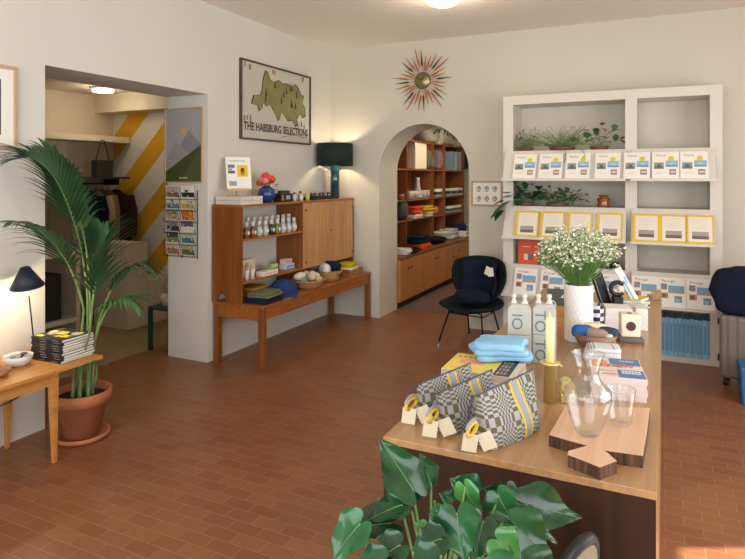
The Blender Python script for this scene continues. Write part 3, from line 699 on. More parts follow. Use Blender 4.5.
for i, h in enumerate(sc_c):
    a = i*2.4; rr = .11*sqrt(i/9)
    o = G().blob((0, 0, 0), .062, .04, .04, p=2.2, amp=.45, fr=20, n=18, k=10, seed=i).build('rolled_scarf', cloth_mat(h), loc=(-3.34+rr*cos(a), 5.36+rr*sin(a), DZ+.095+.03*(i % 2)), rot=(0, .3, a))
    tag(o, '%s scarf bundled in the pastel scarf basket on the desk' % ['sandy', 'dusty pink', 'sage', 'cream', 'taupe', 'rose', 'grey-green', 'ivory', 'straw'][i], 'scarf', 'scarves in the shallow wicker basket')
b2 = basket((-3.38, 5.84, DZ), .165, .115, 'round straw basket holding navy and pale knitwear on the desk', mat('#c39a68', .8, bump=.6, bscale=140, var=.15, vscale=50, name='straw'))
for s in (-1, 1): G().tube([(.152, s*.03-.03, .075), (.168, s*.03-.012, .062), (.168, s*.03+.012, .062), (.152, s*.03+.03, .075)], .006, 6).build('handle', simple('#4b3420'), b2)
for i, (dx, dy, dz, r1, r2, r3, h, nm) in enumerate(((.02, .06, .15, .1, .085, .06, '#151e36', 'midnight navy'), (.01, -.07, .14, .06, .05, .055, '#b9c4d3', 'pale blue'), (.05, -.105, .13, .04, .035, .05, '#e3e4e2', 'white'), (-.06, -.01, .15, .05, .05, .05, '#8492a8', 'slate blue'))):
    tag(G().blob((0, 0, 0), r1, r2, r3, p=2.4, amp=.3, fr=14, n=20, k=12, seed=20+i).build('knit_hat', cloth_mat(h), loc=(-3.38+dx, 5.84+dy*1.1, DZ+dz)), nm+' knit stuffed into the round straw basket on the desk', 'knitwear', 'knits in the straw basket')
t = thing('wooden_tray', (-3.36, 6.28, DZ), 0, 'small brown wooden box at the far end of the desk', 'box')
bw = wood('box_wood', '#8a5a34', '#a87446', 1)
G().box(-.13, -.14, 0, .13, .14, .01).box(.12, -.14, .01, .13, .14, .075).box(-.13, -.14, .01, -.12, .14, .075).box(-.12, -.14, .01, .12, -.13, .075).box(-.12, .13, .01, .12, .14, .075).build('box_body', bw, t, bevel=.001)
folded('folded_cloth', .23, .25, .075, cloth_mat('#e9e6de'), (-3.36, 6.28, DZ+.012), .05, 'white folded cloth lying in the small wooden box on the desk', cat='cloth', layers=1, seed=2)
folded('folded_cloth', .2, .23, .05, cloth_mat('#c8b414'), (-3.38, 6.30, DZ+.088), .2, 'bright yellow folded cloth on top of the wooden box on the desk', cat='cloth', layers=1, seed=8)
# ---- on top of the shelf unit
for k in range(2):
    t = thing('magazine_box', (-3.60-.0, 4.50+.0, HZ+k*.038), 0, 'wide white flat box on the teak shelf unit, %s' % ['lower of the two under the easel', 'upper one, the easel standing on it'][k], 'box', 'white boxes under the easel')
    G().box(-.135, -.10, 0, .16, .22, .036).build('box_body', WHITE, t, bevel=.002); G().box(.16, .05, .004, .161, .054, .033).build('seam', simple('#9b9a96'), t)
ZE = HZ+.0762
t = thing('table_easel', (-3.60, 4.56, ZE), radians(50), 'small wooden table easel holding a magazine on the white boxes', 'easel')
ew = simple('#c69b6c', .5)
g = G()
for s in (-1, 1): g.tube([(s*.1, -.05, 0), (s*.03, .03, .26)], .007, 6)
g.tube([(0, .10, 0), (0, .03, .26)], .006, 6).box(-.11, -.065, .05, .11, -.035, .06).box(-.11, -.068, .05, .11, -.062, .07); g.build('easel_frame', ew, t)
t = thing('magazine', (-3.60, 4.56, ZE+.001), radians(50), 'white magazine with a yellow portrait picture displayed on the small easel', 'magazine')
mg = Matrix.Translation((0, -.043, .062)) @ Matrix.Rotation(radians(-16), 4, 'X') @ Matrix.Diagonal((1.15, 1, 1.08, 1))
G().box(-.1, -.006, 0, .1, .006, .29).xf(mg).build('page_block', PAPER, t)
g = G(); fl = lambda a, b, c, d, m: g.box(a, -.0075, b, c, -.006, d, m)
fl(-.01, .11, .075, .215, 0); fl(.015, .12, .05, .17, 1); fl(.018, .155, .047, .19, 2); fl(-.085, .19, -.03, .22, 3); fl(-.085, .14, -.03, .165, 4); fl(-.085, .17, -.05, .185, 5); fl(-.08, .03, -.02, .07, 6); fl(-.08, .25, .06, .256, 6)
g.xf(mg); g.build('cover_picture', [simple(c) for c in ('#e9c22c', '#c88f72', '#6e3f26', '#5b8296', '#4c6d3c', '#a98a6a', '#8e9aa6')], t)
vb = (-3.56, 4.95, HZ)
t = thing('blue_vase', vb, 0, 'round cobalt blue vase with coral flowers on the teak shelf unit', 'vase')
G().lathe([(0, 0), (.045, 0), (.082, .04), (.092, .085), (.08, .13), (.04, .158), (.036, .165), (.03, .16), (.0, .1)], n=32).build('vase_body', mat('#223a78', .25, coat=.4, var=.2, name='cobalt_glaze'), t)
t = thing('flower_bunch', (vb[0], vb[1], HZ+.16), 0, 'coral and pink flowers in the round cobalt blue vase', 'flowers')
fm = [simple(c, .7) for c in ('#e0573a', '#e2857f', '#d94a35')]
for i in range(13):
    a = i*2.4; rr = .082*sqrt(i/13); g = G(); c = Vector((rr*cos(a)*.85, rr*sin(a)*.85, .105-.9*rr+.012*(i % 3)))
    for k in range(3): g.blob(c+Vector((0, 0, .004*k)), .036-.008*k, .036-.008*k, .03, p=2, amp=.4, fr=50, n=12, k=6, seed=i+k)
    g.tube([(0, 0, -.06), c], .003, 5, 1); g.build('bloom', [fm[i % 3], STEM], t)
for k, (dx, dy, dz) in enumerate(((.05, .09, .0), (.05, .1, .02), (.04, .08, -.03))): G().blob((dx, dy, dz), .015, .035, .004, p=1.6, n=10, k=6).build('leaf', LEAF, t)
tx = simple('#c9ccc8')
t = carton('boxed_candle', .1, .2, .085, '#17181b', (-3.53, 5.19, HZ), 0, 'black carton with orange end and white letters beside the blue vase')
G().box(.0505, -.098, .015, .052, -.06, .07).build('orange_print', simple('#b8702c'), t); text('IHI', .055, tx, t, (.0515, .02, .042), (pi/2, 0, pi/2), bold=.002)
carton('boxed_candle', .06, .14, .11, '#353a44', (-3.64, 5.37, HZ), 0, 'dark slate carton behind the black one on the teak shelf unit')
for i, (y, x, h, hh_, nm) in enumerate(((5.36, -3.50, '#cfd0c8', .075, 'pale grey'), (5.42, -3.54, '#8e9498', .09, 'grey'), (5.49, -3.50, '#e2dfd2', .07, 'cream'), (5.55, -3.55, '#c9b948', .10, 'dull yellow with dark cap'), (5.60, -3.49, '#d6c34a', .075, 'small yellow'))):
    t = thing('little_bottle', (x, y, HZ), 0, nm+' little bottle between the cartons and the sunglasses tray', 'bottle', 'little bottles on the teak unit')
    G().lathe([(0, 0), (.022, 0), (.022, hh_*.75), (.01, hh_*.8), (0, hh_*.8)], n=16).build('bottle_body', simple(h, .3), t); G().lathe([(0, hh_*.8), (.013, hh_*.8), (.013, hh_), (0, hh_)], n=12).build('cap', BLACK if i % 2 else WHITE, t)
t = thing('display_tray', (-3.53, 5.92, HZ), 0, 'long black tray holding sunglasses on the teak shelf unit', 'tray')
G().box(-.09, -.28, 0, .09, .28, .008).box(-.09, -.28, .008, -.082, .28, .036).box(.082, -.28, .008, .09, .28, .036).box(-.082, -.28, .008, .082, -.272, .036).box(-.082, .272, .008, .082, .28, .036).build('tray_body', BLACK, t)
t0 = None
for k in range(3):
    p = (-3.50, 5.73+k*.18, HZ+.03)
    lb_ = '%s pair of sunglasses standing in the black tray' % ('nearest', 'middle', 'farthest')[k]
    if t0 is None:
        t0 = thing('sunglasses', p, 0, lb_, 'sunglasses', 'sunglasses in the black tray')
        g = G()
        for s in (-1, 1):
            g.tube([(0, s*.033+.024*cos(a), .03+.02*sin(a)) for a in [2*pi*i/14 for i in range(15)]], .003, 6, caps=False)
            g.tube([(0, s*.06, .035), (-.1, s*.062, .03), (-.12, s*.06, .012)], .003, 6)
        g.tube([(0, -.01, .036), (0, .01, .036)], .003, 6); g.build('spectacle_frame', simple('#2a2019', .3), t0)
        for s in (-1, 1): G().blob((0, s*.033, .03), .001, .023, .019, n=14, k=6).build('lens', mat('#3a4336', .1, coat=.5, name='lens_tint'), t0)
    else: copy_thing(t0, p, label=lb_)
# ---- big lamp on the shelf unit
la = (-3.56, 6.33, HZ)
t = thing('table_lamp', la, 0, 'tall table lamp with dark green drum shade on the teak shelf unit', 'lamp')
G().lathe([(0, 0), (.055, 0), (.055, .46), (0, .46)], n=32).build('lamp_base', mat('#1f4a4c', .08, coat=1, name='petrol_glaze'), t)
G().tube([(0, 0, .46), (0, 0, .6)], .008, 8).build('stem', BRASS, t)
r0 = .215
g = G(); g.lathe([(r0, .385), (r0*.99, .655)], n=48); g.build('lamp_shade', mat('#12281f', .8, name='shade_green'), t, solid=.004)
g = G()
for a in (0, 2*pi/3, 4*pi/3): g.tube([(0, 0, .6), (r0*.98*cos(a), r0*.98*sin(a), .6)], .002, 5)
g.build('shade_ring', BRASS, t)
G().blob((0, 0, .54), .028, .028, .035, n=14, k=8).build('bulb', mat('#ffd79a', .5, emit=12, name='bulb_glow'), t)
point('green_lamp_light', (la[0]+.06, la[1], HZ+.53), 9, (1, .80, .52), .035)
# ================================================================ ALCOVE
AL = thing('built_in_cabinet', (-3.4, 7.16, 0), 0, 'long low oak cabinet with doors and drawers inside the arch alcove', 'cabinet')
cx0, cx1 = -.34, .34; Le = 10.1-7.16+.75
G().box(cx0, 0, .08, cx1-.02, Le, .63).build('cabinet_body', ALCL, AL)
G().box(cx0, 0, 0, cx1-.05, Le, .08).build('plinth', mat('#1c2233', .5, name='navy_plinth'), AL)
G().box(cx0, 0, .63, cx1+.005, Le, .655).build('countertop', ALC, AL, bevel=.002)
ed = [7.16, 7.47, 8.0, 8.52, 9.04, 9.57, 10.12, 10.8]
for i in range(7):
    a, b = ed[i]-7.16+.003, ed[i+1]-7.16-.003
    if i == 4:
        for j in range(4):
            d = G().box(cx1-.02, a, .09+j*.134, cx1-.002, b, .09+(j+1)*.134-.005).build('drawer', ALCL, AL, bevel=.001)
            G().blob((cx1+.008, (a+b)/2, .157+j*.134), .012, .02, .012, n=10, k=6).build('knob', OLDBRASS, d)
    else:
        d = G().box(cx1-.02, a, .09, cx1-.002, b, .623).build('door', ALCL, AL, bevel=.001)
        yy = b-.05 if i in (0, 2) else a+.05
        G().blob((cx1+.008, yy, .5), .012, .016, .012, n=10, k=6).build('knob', simple('#2a2019'), d)
BK = thing('bookcase', (-3.55, 7.16, .656), 0, 'dark oak open bookcase built onto the alcove cabinet', 'bookcase')
bx0, bx1 = -.19, .2; ZT = 2.245-.656
G().box(bx0, 0, 0, bx0+.01, 10.84-7.16, ZT).build('back_panel', ALC, BK)
for y in (7.17, 8.07, 9.19, 9.755, 10.83): G().box(bx0+.01, y-7.16-.01, 0, bx1, y-7.16+.01, ZT).build('upright', ALC, BK)
zs = [1.077-.656, 1.372-.656, 1.82-.656, ZT]
for z in zs:
    for (a, b) in ((7.18, 8.06), (8.08, 9.18), (9.20, 9.745), (9.765, 10.82)):
        G().box(bx0+.01, a-7.16, z-.022, bx1-.003, b-7.16, z).build('shelf_board', ALC, BK)
def alc(x, y, z, X0=-3.42): p = atX(x, y, X0); return Vector((X0, p.y, z))
Z1, Z2, Z3, Z4, Zc = 1.078, 1.373, 1.821, 2.246, .656
# top: canvas bags
bgm = [mat('#8d8a7e', .9, bump=.4, bscale=60, var=.4, vscale=7, name='patterned_canvas'), cloth_mat('#b9b4a4')]
for i, (px, w_, h_, nm) in enumerate(((429, .34, .24, 'grey patterned'), (438, .36, .27, 'grey and black patterned'), (448, .30, .22, 'pale patterned'), (455, .28, .2, 'cream'))):
    t = thing('canvas_bag', alc(px, 140, Z4, -3.50), 0, nm+' canvas bag lying on top of the alcove bookcase', 'bag', 'bags on top of the bookcase')
    G().blob((0, 0, h_*.5), .14, w_*.62, h_*.5, p=3, amp=.25, fr=6, n=24, k=12, seed=i).build('bag_body', bgm[i % 2], t)
    G().tube([(.12, -.1, h_*.6), (.17, -.06, h_*.95), (.17, .06, h_*.95), (.12, .1, h_*.6)], .01, 6).build('handle', simple('#2c2c2c'), t)
tag(G().box(-.14, -.24, 0, .12, .24, .41).build('storage_box', mat('#e3dcc6', .6), loc=alc(414, 160, Z3, -3.5), bevel=.01), 'tall cream box on the upper bookcase shelf behind the arch', 'box')
t = thing('backpack', alc(426, 160, Z3, -3.5)+Vector((0, .04, 0)), 0, 'grey-green backpack beside the tall cream box in the bookcase', 'backpack')
bp_ = cloth_mat('#62675a'); G().blob((0, 0, .17), .13, .22, .17, p=3, amp=.2, fr=7).build('bag_body', bp_, t); G().tube([(.02, -.05, .33), (.02, 0, .38), (.02, .05, .33)], .01, 6).build('grab_loop', bp_, t); G().blob((.12, 0, .12), .03, .14, .09, p=3).build('front_pocket', bp_, t)
tag(G().blob((0, 0, .17), .1, .11, .17, p=3.5, amp=.1).build('folded_towel', cloth_mat('#8d7684'), loc=alc(437, 155, Z3, -3.48)), 'mauve folded fabric standing in the narrow upper bookcase bay', 'towel')
for i in range(4): tag(G().box(-.1, -.055, 0, .1, .055, .33).build('paper_box', simple(['#8fa3b4', '#b5c2cb', '#7f96aa', '#a7b8c6'][i]), loc=alc(449, 160, Z3, -3.47)+Vector((0, i*.125-.03, 0)), bevel=.004), 'pale blue slim box in the upper right bookcase bay, %s from the left' % ordn[i], 'box', 'pale blue boxes in the bookcase')
t = thing('backpack', alc(459, 155, Z3, -3.5)+Vector((0, .02, 0)), 0, 'navy blue backpack in the upper right bookcase bay', 'backpack')
bn = cloth_mat('#1d2740'); G().blob((0, 0, .19), .13, .24, .19, p=3, amp=.15, fr=7).build('bag_body', bn, t); G().blob((.12, 0, .13), .03, .16, .1, p=3).build('front_pocket', bn, t)
# carafe and tumblers
t = thing('glass_decanter', alc(417.5, 190, Z2, -3.45), 0, 'conical clear glass decanter among tumblers in the bookcase', 'decanter')
frost = mat('#b9b6ac', .15, coat=.6, name='pale_glassware')
G().lathe([(0, 0), (.08, 0), (.085, .02), (.035, .22), (.03, .27), (.042, .32), (.036, .32), (.02, .26), (0, .24)], n=24).build('decanter_body', frost, t)
for i, px in enumerate((409.5, 412.3, 415, 420.5, 423.5, 427)):
    o = thing('tumbler', alc(px, 195, Z2, -3.42), 0, 'clear tumbler beside the glass decanter, %s from the left' % ordn[i], 'glass', 'tumblers in the bookcase')
    G().lathe([(0, 0), (.042, 0), (.048, .12), (.044, .12), (.038, .01), (0, .01)], n=18).build('tumbler_body', frost, o)
cz = [('#e2e0da', '#33383c')]
def canister(px, z, i, nm, X0=-3.42, r=.045, h=.13, body='#dedcd4', band='#33383c', grp='canisters in the bookcase'):
    o = thing('canister', alc(px, 190, z, X0), 0, nm, 'canister', grp)
    G().lathe([(0, 0), (r, 0), (r, h), (0, h)], n=18).build('canister_body', simple(body), o); G().lathe([(r+.001, h*.25), (r+.001, h*.65)], n=18).build('band', simple(band), o)
for i, px in enumerate((436, 438.8, 441.8)): canister(px, Z2, i, 'white canister in the narrow middle bookcase bay, %s from the left' % ordn[i])
for i, px in enumerate((447.5, 450, 452.8, 455.5, 458, 460.5)): canister(px, Z2, i, 'banded white canister in the right middle bookcase bay, %s from the left' % ordn[i], band=['#33383c', '#59646c'][i % 2])
for i, px in enumerate((447, 449.2, 451.6, 454, 456.5, 459, 461.3)): canister(px, Z1, i, 'small banded jar in the lower right bookcase bay, %s from the left' % ordn[i], h=.11, band='#4b5157')
canister(401, Z2, 0, 'terracotta coloured jar on the middle shelf at the edge of the arch', body='#a86c4c', band='#8a5238', h=.08)
tag(G().blob((0, 0, .14), .1, .13, .14, p=3).build('storage_pot', simple('#3c474f'), loc=alc(400.5, 210, Z1, -3.45)), 'dark blue-grey pot on the lower shelf at the edge of the arch', 'pot')
tag(G().blob((0, 0, .07), .06, .08, .07, p=2.3).build('wool_ball', simple('#b98a52'), loc=alc(436, 205, Z1, -3.45)+Vector((0, -.05, 0))), 'ochre round pot in the narrow lower bookcase bay', 'pot')
fold = [(412, Z1, '#e8e6de', .32, .06, 'white'), (424, Z1, '#e3e2da', .34, .07, 'off-white'), (412, Z1+.066, '#d9531f', .34, .11, 'orange'), (423, Z1+.076, '#e0b61c', .42, .09, 'yellow')]
for i, (px, z, h, w_, hh_, nm) in enumerate(fold): folded('folded_scarf', .26, w_, hh_, cloth_mat(h), alc(px, 205, z, -3.45), 0, nm+' folded scarf on the lower bookcase shelf in the arch', cat='scarf', group='scarves on the lower bookcase shelf', layers=1, seed=i)
cz_ = [(402, .08, '#e4e4e0', .3, 'white', -3.2, 0), (408.5, .06, '#12151c', .5, 'black', -3.2, 0), (420, .07, '#dd5424', .62, 'bright orange', -3.25, 0), (418, .11, '#161d33', .6, 'midnight navy', -3.27, .072), (435, .085, '#131a2c', .65, 'dark blue', -3.27, 0), (441.5, .06, '#dcdad4', .4, 'light grey', -3.3, .087), (449.5, .16, '#d8dadb', .5, 'white', -3.32, 0), (457.5, .2, '#27355c', .6, 'royal blue', -3.35, 0), (461.5, .1, '#e7e4dc', .3, 'cream', -3.2, 0)]
wh = ['at the left edge of the arch', 'next to the white one', 'below the navy one', 'on the orange one', 'in the middle', 'on the dark blue one', 'right of the middle', 'near the far end', 'in front of the royal blue one']
for i, (px, hh_, h, w_, nm, X0, dz) in enumerate(cz_): folded('folded_sweater', .24, w_*.75, hh_, cloth_mat(h), alc(px, 240, Zc+dz, X0), 0, '%s folded sweater on the alcove counter, %s' % (nm, wh[i]), group='sweaters on the alcove counter', layers=1, seed=i+3)
# ================================================================ BACK WALL
def art_six(t, w_, h_, y):
    g = G(); k = 0
    for r in (-1, 1):
        for c in (-1, 0, 1):
            cx_, cz2 = c*w_*.29, r*h_*.23
            disc(g, cx_, cz2, .026, y-.0002, 0); disc(g, cx_, cz2, .019, y-.0014, 1); disc(g, cx_+(.004 if c else 0), cz2+.002, .011, y-.0024, 0)
            flatpoly(g, [(cx_-.018, cz2-.036), (cx_+.018, cz2-.036), (cx_+.018, cz2-.032), (cx_-.018, cz2-.032)], y-.0006, 0)
    g.build('emblems', [simple('#3b403e'), PAPER], t)
picture_frame('framed_emblems', .345, .275, .016, .02, wood('oak_frame', '#b08558', '#c99c6c', 0), PAPER, 'small oak frame with six round emblems right of the arch', 'picture', (-1.78, YB, 1.518), 0, art_six)
t = thing('sunburst_clock', (-2.535, YB, 2.82), 0, 'mid-century sunburst clock with teak rays above the arch', 'clock')
G().lathe([(0, 0), (.095, 0), (.10, .02), (.085, .035), (0, .04)], n=36).xf(Matrix.Rotation(pi/2, 4, 'X')).build('clock_face', mat('#8f835c', .3, metal=.7, name='brass_face'), t)
rays = simple('#a9683c', .45); rays2 = simple('#3f3226', .4)
for i in range(32):
    a = 2*pi*i/32+.05; ln = (.40, .29, .35)[i % 3] if i % 2 else (.36, .3)[(i//2) % 2]; r_in = (.17 if ln > .34 else .11)
    w2 = .0105; c_, s_ = cos(a), sin(a); p = [(c_*r_in-s_*.004, s_*r_in+c_*.004), (c_*(ln*.55)-s_*w2, s_*(ln*.55)+c_*w2), (c_*ln, s_*ln), (c_*(ln*.55)+s_*w2, s_*(ln*.55)-c_*w2), (c_*r_in+s_*.004, s_*r_in-c_*.004)]
    g = G(); n = 5; g.add([(q[0], -.024, q[1]) for q in p]+[(q[0], -.014, q[1]) for q in p], [tuple(range(n)), tuple(range(2*n-1, n-1, -1))]+[(j, n+j, n+(j+1) % n, (j+1) % n) for j in range(n)])
    g.tube([(c_*.08, -.018, s_*.08), (c_*r_in*1.1, -.018, s_*r_in*1.1)], .002, 5); g.build('ray', rays if i % 4 else rays2, t)
g = G()
for a, l in ((radians(60), .055), (radians(150), .075)): g.tube([(0, -.044, 0), (l*cos(a), -.044, l*sin(a))], .0035, 6)
g.build('clock_hands', BLACK, t)
# ceiling lamp
cl = atZ(443, 1, ZC-.05)
t = thing('ceiling_lamp', (cl.x, cl.y, ZC), 0, 'frosted ceiling lamp glowing at the top edge of the photo', 'light')
G().lathe([(0, -.02), (.09, -.02), (.09, 0), (0, 0)], n=24).build('ceiling_plate', BRASS, t)
G().lathe([(0, -.10), (.07, -.095), (.13, -.07), (.155, -.03), (.15, -.02), (0, -.02)], n=32, fn=lambda q, z: 1+.04*cos(12*q)).build('glass_shade', mat('#fff0c4', .5, emit=1.6, name='shade_glow'), t)
point('ceiling_lamp_light', (cl.x, cl.y, ZC-.2), 9, (1, .86, .64), .1)
# ================================================================ SHELL CHAIR
t = thing('shell_chair', (-1.765, 5.98, 0), radians(-14), 'black upholstered shell chair on thin metal legs in front of the arch', 'chair')
fab = mat('#14201f', .95, bump=.3, bscale=220, var=.12, vscale=10, spec=.2, name='black_green_fabric')
g = G()
g.grid(lambda u, v: (.34*(2*u-1)*(1-.12*abs(2*v-1)**2), -.27+.5*v, .40+.045*(2*u-1)**2*1.2-.03*sin(pi*v)+.03*(1-v)**6*-1+.03*v*v), 18, 12)
for p_ in g.V:       # round the seat outline
    q = (p_.y+.02)/.25; k = sqrt(max(0, 1-abs(q)**4*.75)); p_.x *= k
g.build('seat', fab, t, solid=.035, sub=1)
g = G()
def bk_(u, v):
    a = (2*u-1); w_ = (.17+.155*sin(pi/2*min(1, v*1.5+.0)))*(1-.16*max(0, v-.75)**1.5*4); rnd = sqrt(max(0, 1-abs(a)**5*.0))
    z = .43+.47*v*(1-.12*abs(a)**3); y = .235-.16*a*a+.06*v
    return (w_*a*1.02, y, z)
g.grid(bk_, 18, 14); g.build('backrest', fab, t, solid=.035, sub=1)
for (x0_, y0_, x1_, y1_) in ((-.19, -.14, -.27, -.24), (.19, -.14, .27, -.24), (-.16, .16, -.2, .28), (.16, .16, .2, .28)):
    l_ = G().tube([(x0_*.6, y0_, .375), (x0_, y0_, .36), (x1_, y1_, .015)], .009, 8).build('leg', BLACKM, t)
    G().tube([(x1_, y1_, 0), (x1_, y1_, .03)], .012, 8).build('foot_cap', CHROME, l_)
G().tube([(-.2, -.14, .33), (.2, -.14, .33), (.17, .16, .33), (-.17, .16, .33), (-.2, -.14, .33)], .006, 8).build('leg_brace', BLACKM, t)
t.scale = (.96, .96, .97)
def on(M_, p): return M_ @ Vector(p)
CM = Matrix.Translation((-1.765, 5.98, 0)) @ Matrix.Rotation(radians(-14), 4, 'Z') @ Matrix.Scale(.965, 4)
nvk = cloth_mat('#141b2b')
tag(G().blob((0, 0, .075), .19, .15, .07, p=2.6, amp=.25, fr=6, n=30, k=14, seed=4).build('folded_pullover', nvk, loc=on(CM, (.04, -.03, .435)), rot=(radians(6), 0, radians(-20))), 'dark navy folded pullover lying on the seat of the shell chair', 'clothing')
g = G(); g.grid(lambda u, v: (.03+.2*(2*u-1)*(1+.06*sin(9*v+4*u)), .19-.16*(2*u-1)**2*.8+.045*v-.012*sin(14*u), .5+.36*v+.01*sin(11*u)), 20, 12)
t2 = thing('draped_cardigan', on(CM, (0, 0, 0)), radians(-14), 'midnight navy cardigan with a white tag draped on the shell chair back', 'clothing')
g.build('knit_body', nvk, t2, solid=.02); t2.scale = (.965, .965, .965)
for k, (dx, dz, r_) in enumerate(((.13, .77, .35), (.17, .765, -.15))):
    G().box(-.035, -.0015, -.045, .035, .0, .045).xf(Matrix.Translation((dx, .105-.02*k, dz)) @ Matrix.Rotation(r_, 4, 'Y')).build('price_tag', PAPER, t2)

# ================================================================ WHITE DISPLAY RACK
RY, RZ = 6.22, 2.53
rx = [-1.508, -1.405, -.342, -.238, .364, .462]
D0 = -1.508
t = thing('display_rack', (D0, RY, 0), 0, 'tall white wooden display rack with sloping book ledges against the back wall', 'shelf')
xx = [v_-D0 for v_ in rx]; dd = YB-.005-RY
for a, b in ((0, 1), (2, 3), (4, 5)): G().box(xx[a], 0, 0, xx[b], dd, RZ).build('upright', WHITE, t, bevel=.002)
for a, b in ((1, 2), (3, 4)):
    G().box(xx[a], 0, RZ-.09, xx[b], dd, RZ).build('top_rail', WHITE, t, bevel=.002)
    for z in (1.965, 1.405, .80): G().box(xx[a], 0, z-.02, xx[b], dd, z).build('shelf_board', WHITE, t)
    G().box(xx[a], .0, 0, xx[b], dd, .05).build('base_board', WHITE, t)
G().box(xx[1], 0, .05, xx[2], .02, .50).build('lower_panel', WHITE, t)
LX = [(-1.475, -.33), (-.285, .40)]
ledges = [(1.965, 1.675), (1.405, 1.10), (.815, .525)]
LB = .16   # how far the foot of each sloping ledge stands out
for zt, zb in ledges:
    for a, b in LX:
        a -= D0; b -= D0
        g = G(); g.add([(a, -LB, zb), (b, -LB, zb), (b, -.012, zt), (a, -.012, zt), (a, -LB+.016, zb-.01), (b, -LB+.016, zb-.01), (b, -.0, zt-.004), (a, -.0, zt-.004)],
            [(0, 1, 2, 3), (7, 6, 5, 4), (0, 4, 5, 1), (3, 2, 6, 7), (0, 3, 7, 4), (1, 5, 6, 2)])
        d = g.build('sloping_ledge', WHITE, t)
        G().box(a-.004, -LB-.045, zb-.012, b+.004, -.0, zb+.002).box(a-.004, -LB-.045, zb+.002, b+.004, -LB-.037, zb+.012).build('lip', WHITE, d)
cov_ti = simple('#8a6a6e')
def rack_book(kind, x, row, label):
    zt, zb = ledges[row]; ang = math.atan2(LB-.012, zt-zb)
    t = thing('guide_book', (x, RY-LB-.016, zb+.0075), 0, label, 'book', ['white picture books on the top ledge', 'yellow bordered books on the middle ledge', 'white guide books on the bottom ledge'][row], rot=(-ang, 0, 0))
    w_, h_ = .112, .275
    G().box(-w_, -.0065, 0, w_, .0065, h_).build('cover', PAPER if kind != 1 else simple('#e2bd2e', .5), t, bevel=.001)
    g = G(); f_ = lambda a, b, c, d, m, k=0: g.box(a, -.0074-.0002*k, b, c, -.0065, d, m)
    if kind == 0:
        f_(-.095, .10, -.015, .165, 0); f_(-.095, .10, -.015, .125, 1, 1); f_(-.07, .11, -.04, .145, 2, 2); f_(.0, .12, .1, .185, 3); f_(.0, .12, .1, .135, 4, 1); f_(.03, .148, .07, .158, 5, 1)
        f_(.03, .04, .085, .095, 6); f_(.04, .06, .08, .075, 5, 1); disc(g, .045, .205, .024, -.0076, 7); f_(-.08, .06, .0, .063, 8); f_(-.08, .05, -.02, .053, 8)
        g.build('cover_picture', [simple(c) for c in ('#8f9a94', '#73776f', '#55606a', '#8fb9cc', '#5f96b4', '#d8d8d0', '#a98078', '#dcc62c', '#c9c3ba')], t)
        text('France', .03, cov_ti, t, (-.04, -.0072, .238), (pi/2, 0, 0))
    elif kind == 1:
        f_(-.088, .02, .098, .255, 0); f_(-.06, .045, .07, .115, 1, 1); f_(-.06, .045, .07, .075, 2, 2)
        for k_ in range(5): f_(-.07+.008*k_, .232-.022*k_, .07-.008*k_, .234-.022*k_, 3, 1)
        g.build('cover_picture', [simple(c) for c in ('#e8dfd2', '#a69a92', '#6b605e', '#c6aea2')], t)
    else:
        f_(-.09, .16, -.04, .215, 0); f_(-.03, .13, .10, .2, 1); f_(-.03, .13, .10, .15, 2, 1); f_(-.09, .08, -.03, .13, 3); f_(-.08, .085, -.05, .12, 4, 1); f_(.02, .045, .08, .105, 5); f_(.03, .05, .06, .08, 6, 1)
        g.build('cover_picture', [simple(c) for c in ('#8f868a', '#74a9ca', '#b39a78', '#b08a6e', '#7a5346', '#6d96b8', '#a9b6bd')], t)
        text('Portugal', .032, cov_ti, t, (-.03, -.0072, .24), (pi/2, 0, 0))
    return t
rows = [[523.5, 549.5, 577, 607, 636.5, 665.6, 694.5], [525.6, 551, 578.7, 608.8, 645.6, 673, 700], [524, 551, 578, 605, 644.5, 672, 701]]
place = ['leftmost', 'second from the left', 'third from the left', 'fourth from the left', 'fifth from the left', 'third from the right end, right bay' , 'rightmost']
pn = [['first', 'second', 'third', 'fourth'], ['first', 'second', 'third']]
kindn = ['white book with blue picture and yellow dot on the top ledge', 'yellow bordered book on the middle ledge', 'white book with coast pictures on the bottom ledge']
for r in range(3):
    p0 = None
    for i, px in enumerate(rows[r]):
        x = atY(px, 200, RY-LB-.02).x
        lb_ = '%s, %s bay, %s' % (kindn[r], 'left' if i < 4 else 'right', pn[0][i]+' book' if i < 4 else pn[1][i-4]+' book')
        if p0 is None: p0 = rack_book(r, x, r, lb_)
        else: copy_thing(p0, (x, p0.location.y, p0.location.z), label=lb_)
# standing books behind the bottom ledge
for (px, w_, h_, h, nm) in ((528, .2, .25, '#d9532c', 'orange'), (552, .2, .2, '#3e463f', 'dark grey-green')):
    x = atY(px, 250, RY+.05).x
    t = thing('picture_book', (x, RY+.05, .801), 0, nm+' picture book standing behind the lowest ledge of the rack', 'book', rot=(radians(-6), 0, 0))
    G().box(-w_/2, -.01, 0, w_/2, .01, h_).build('cover', simple(h), t, bevel=.001)
    g = G(); g.box(-.04, -.0115, .05, -.002, -.01, .11, 0); g.box(.005, -.0115, .05, .05, -.01, .11, 1); g.box(-.06, -.0115, .18, .02, -.01, .188, 0); g.build('cover_picture', [simple('#d9d2c6'), simple('#5c6468')], t)
for k, px in enumerate((603, 614)):
    t = thing('small_pot', (atY(px, 262, RY+.12).x, RY+.12, .801), 0, ['small olive brown pot behind the flowers on the white rack', 'small black pot behind the flowers on the white rack'][k], 'pot')
    G().lathe([(0, 0), (.035, 0), (.05, .04), (.04, .07), (.033, .07), (.03, .02), (0, .02)], n=18).build('pot_body', simple(['#5a4c30', '#26221e'][k], .4), t)
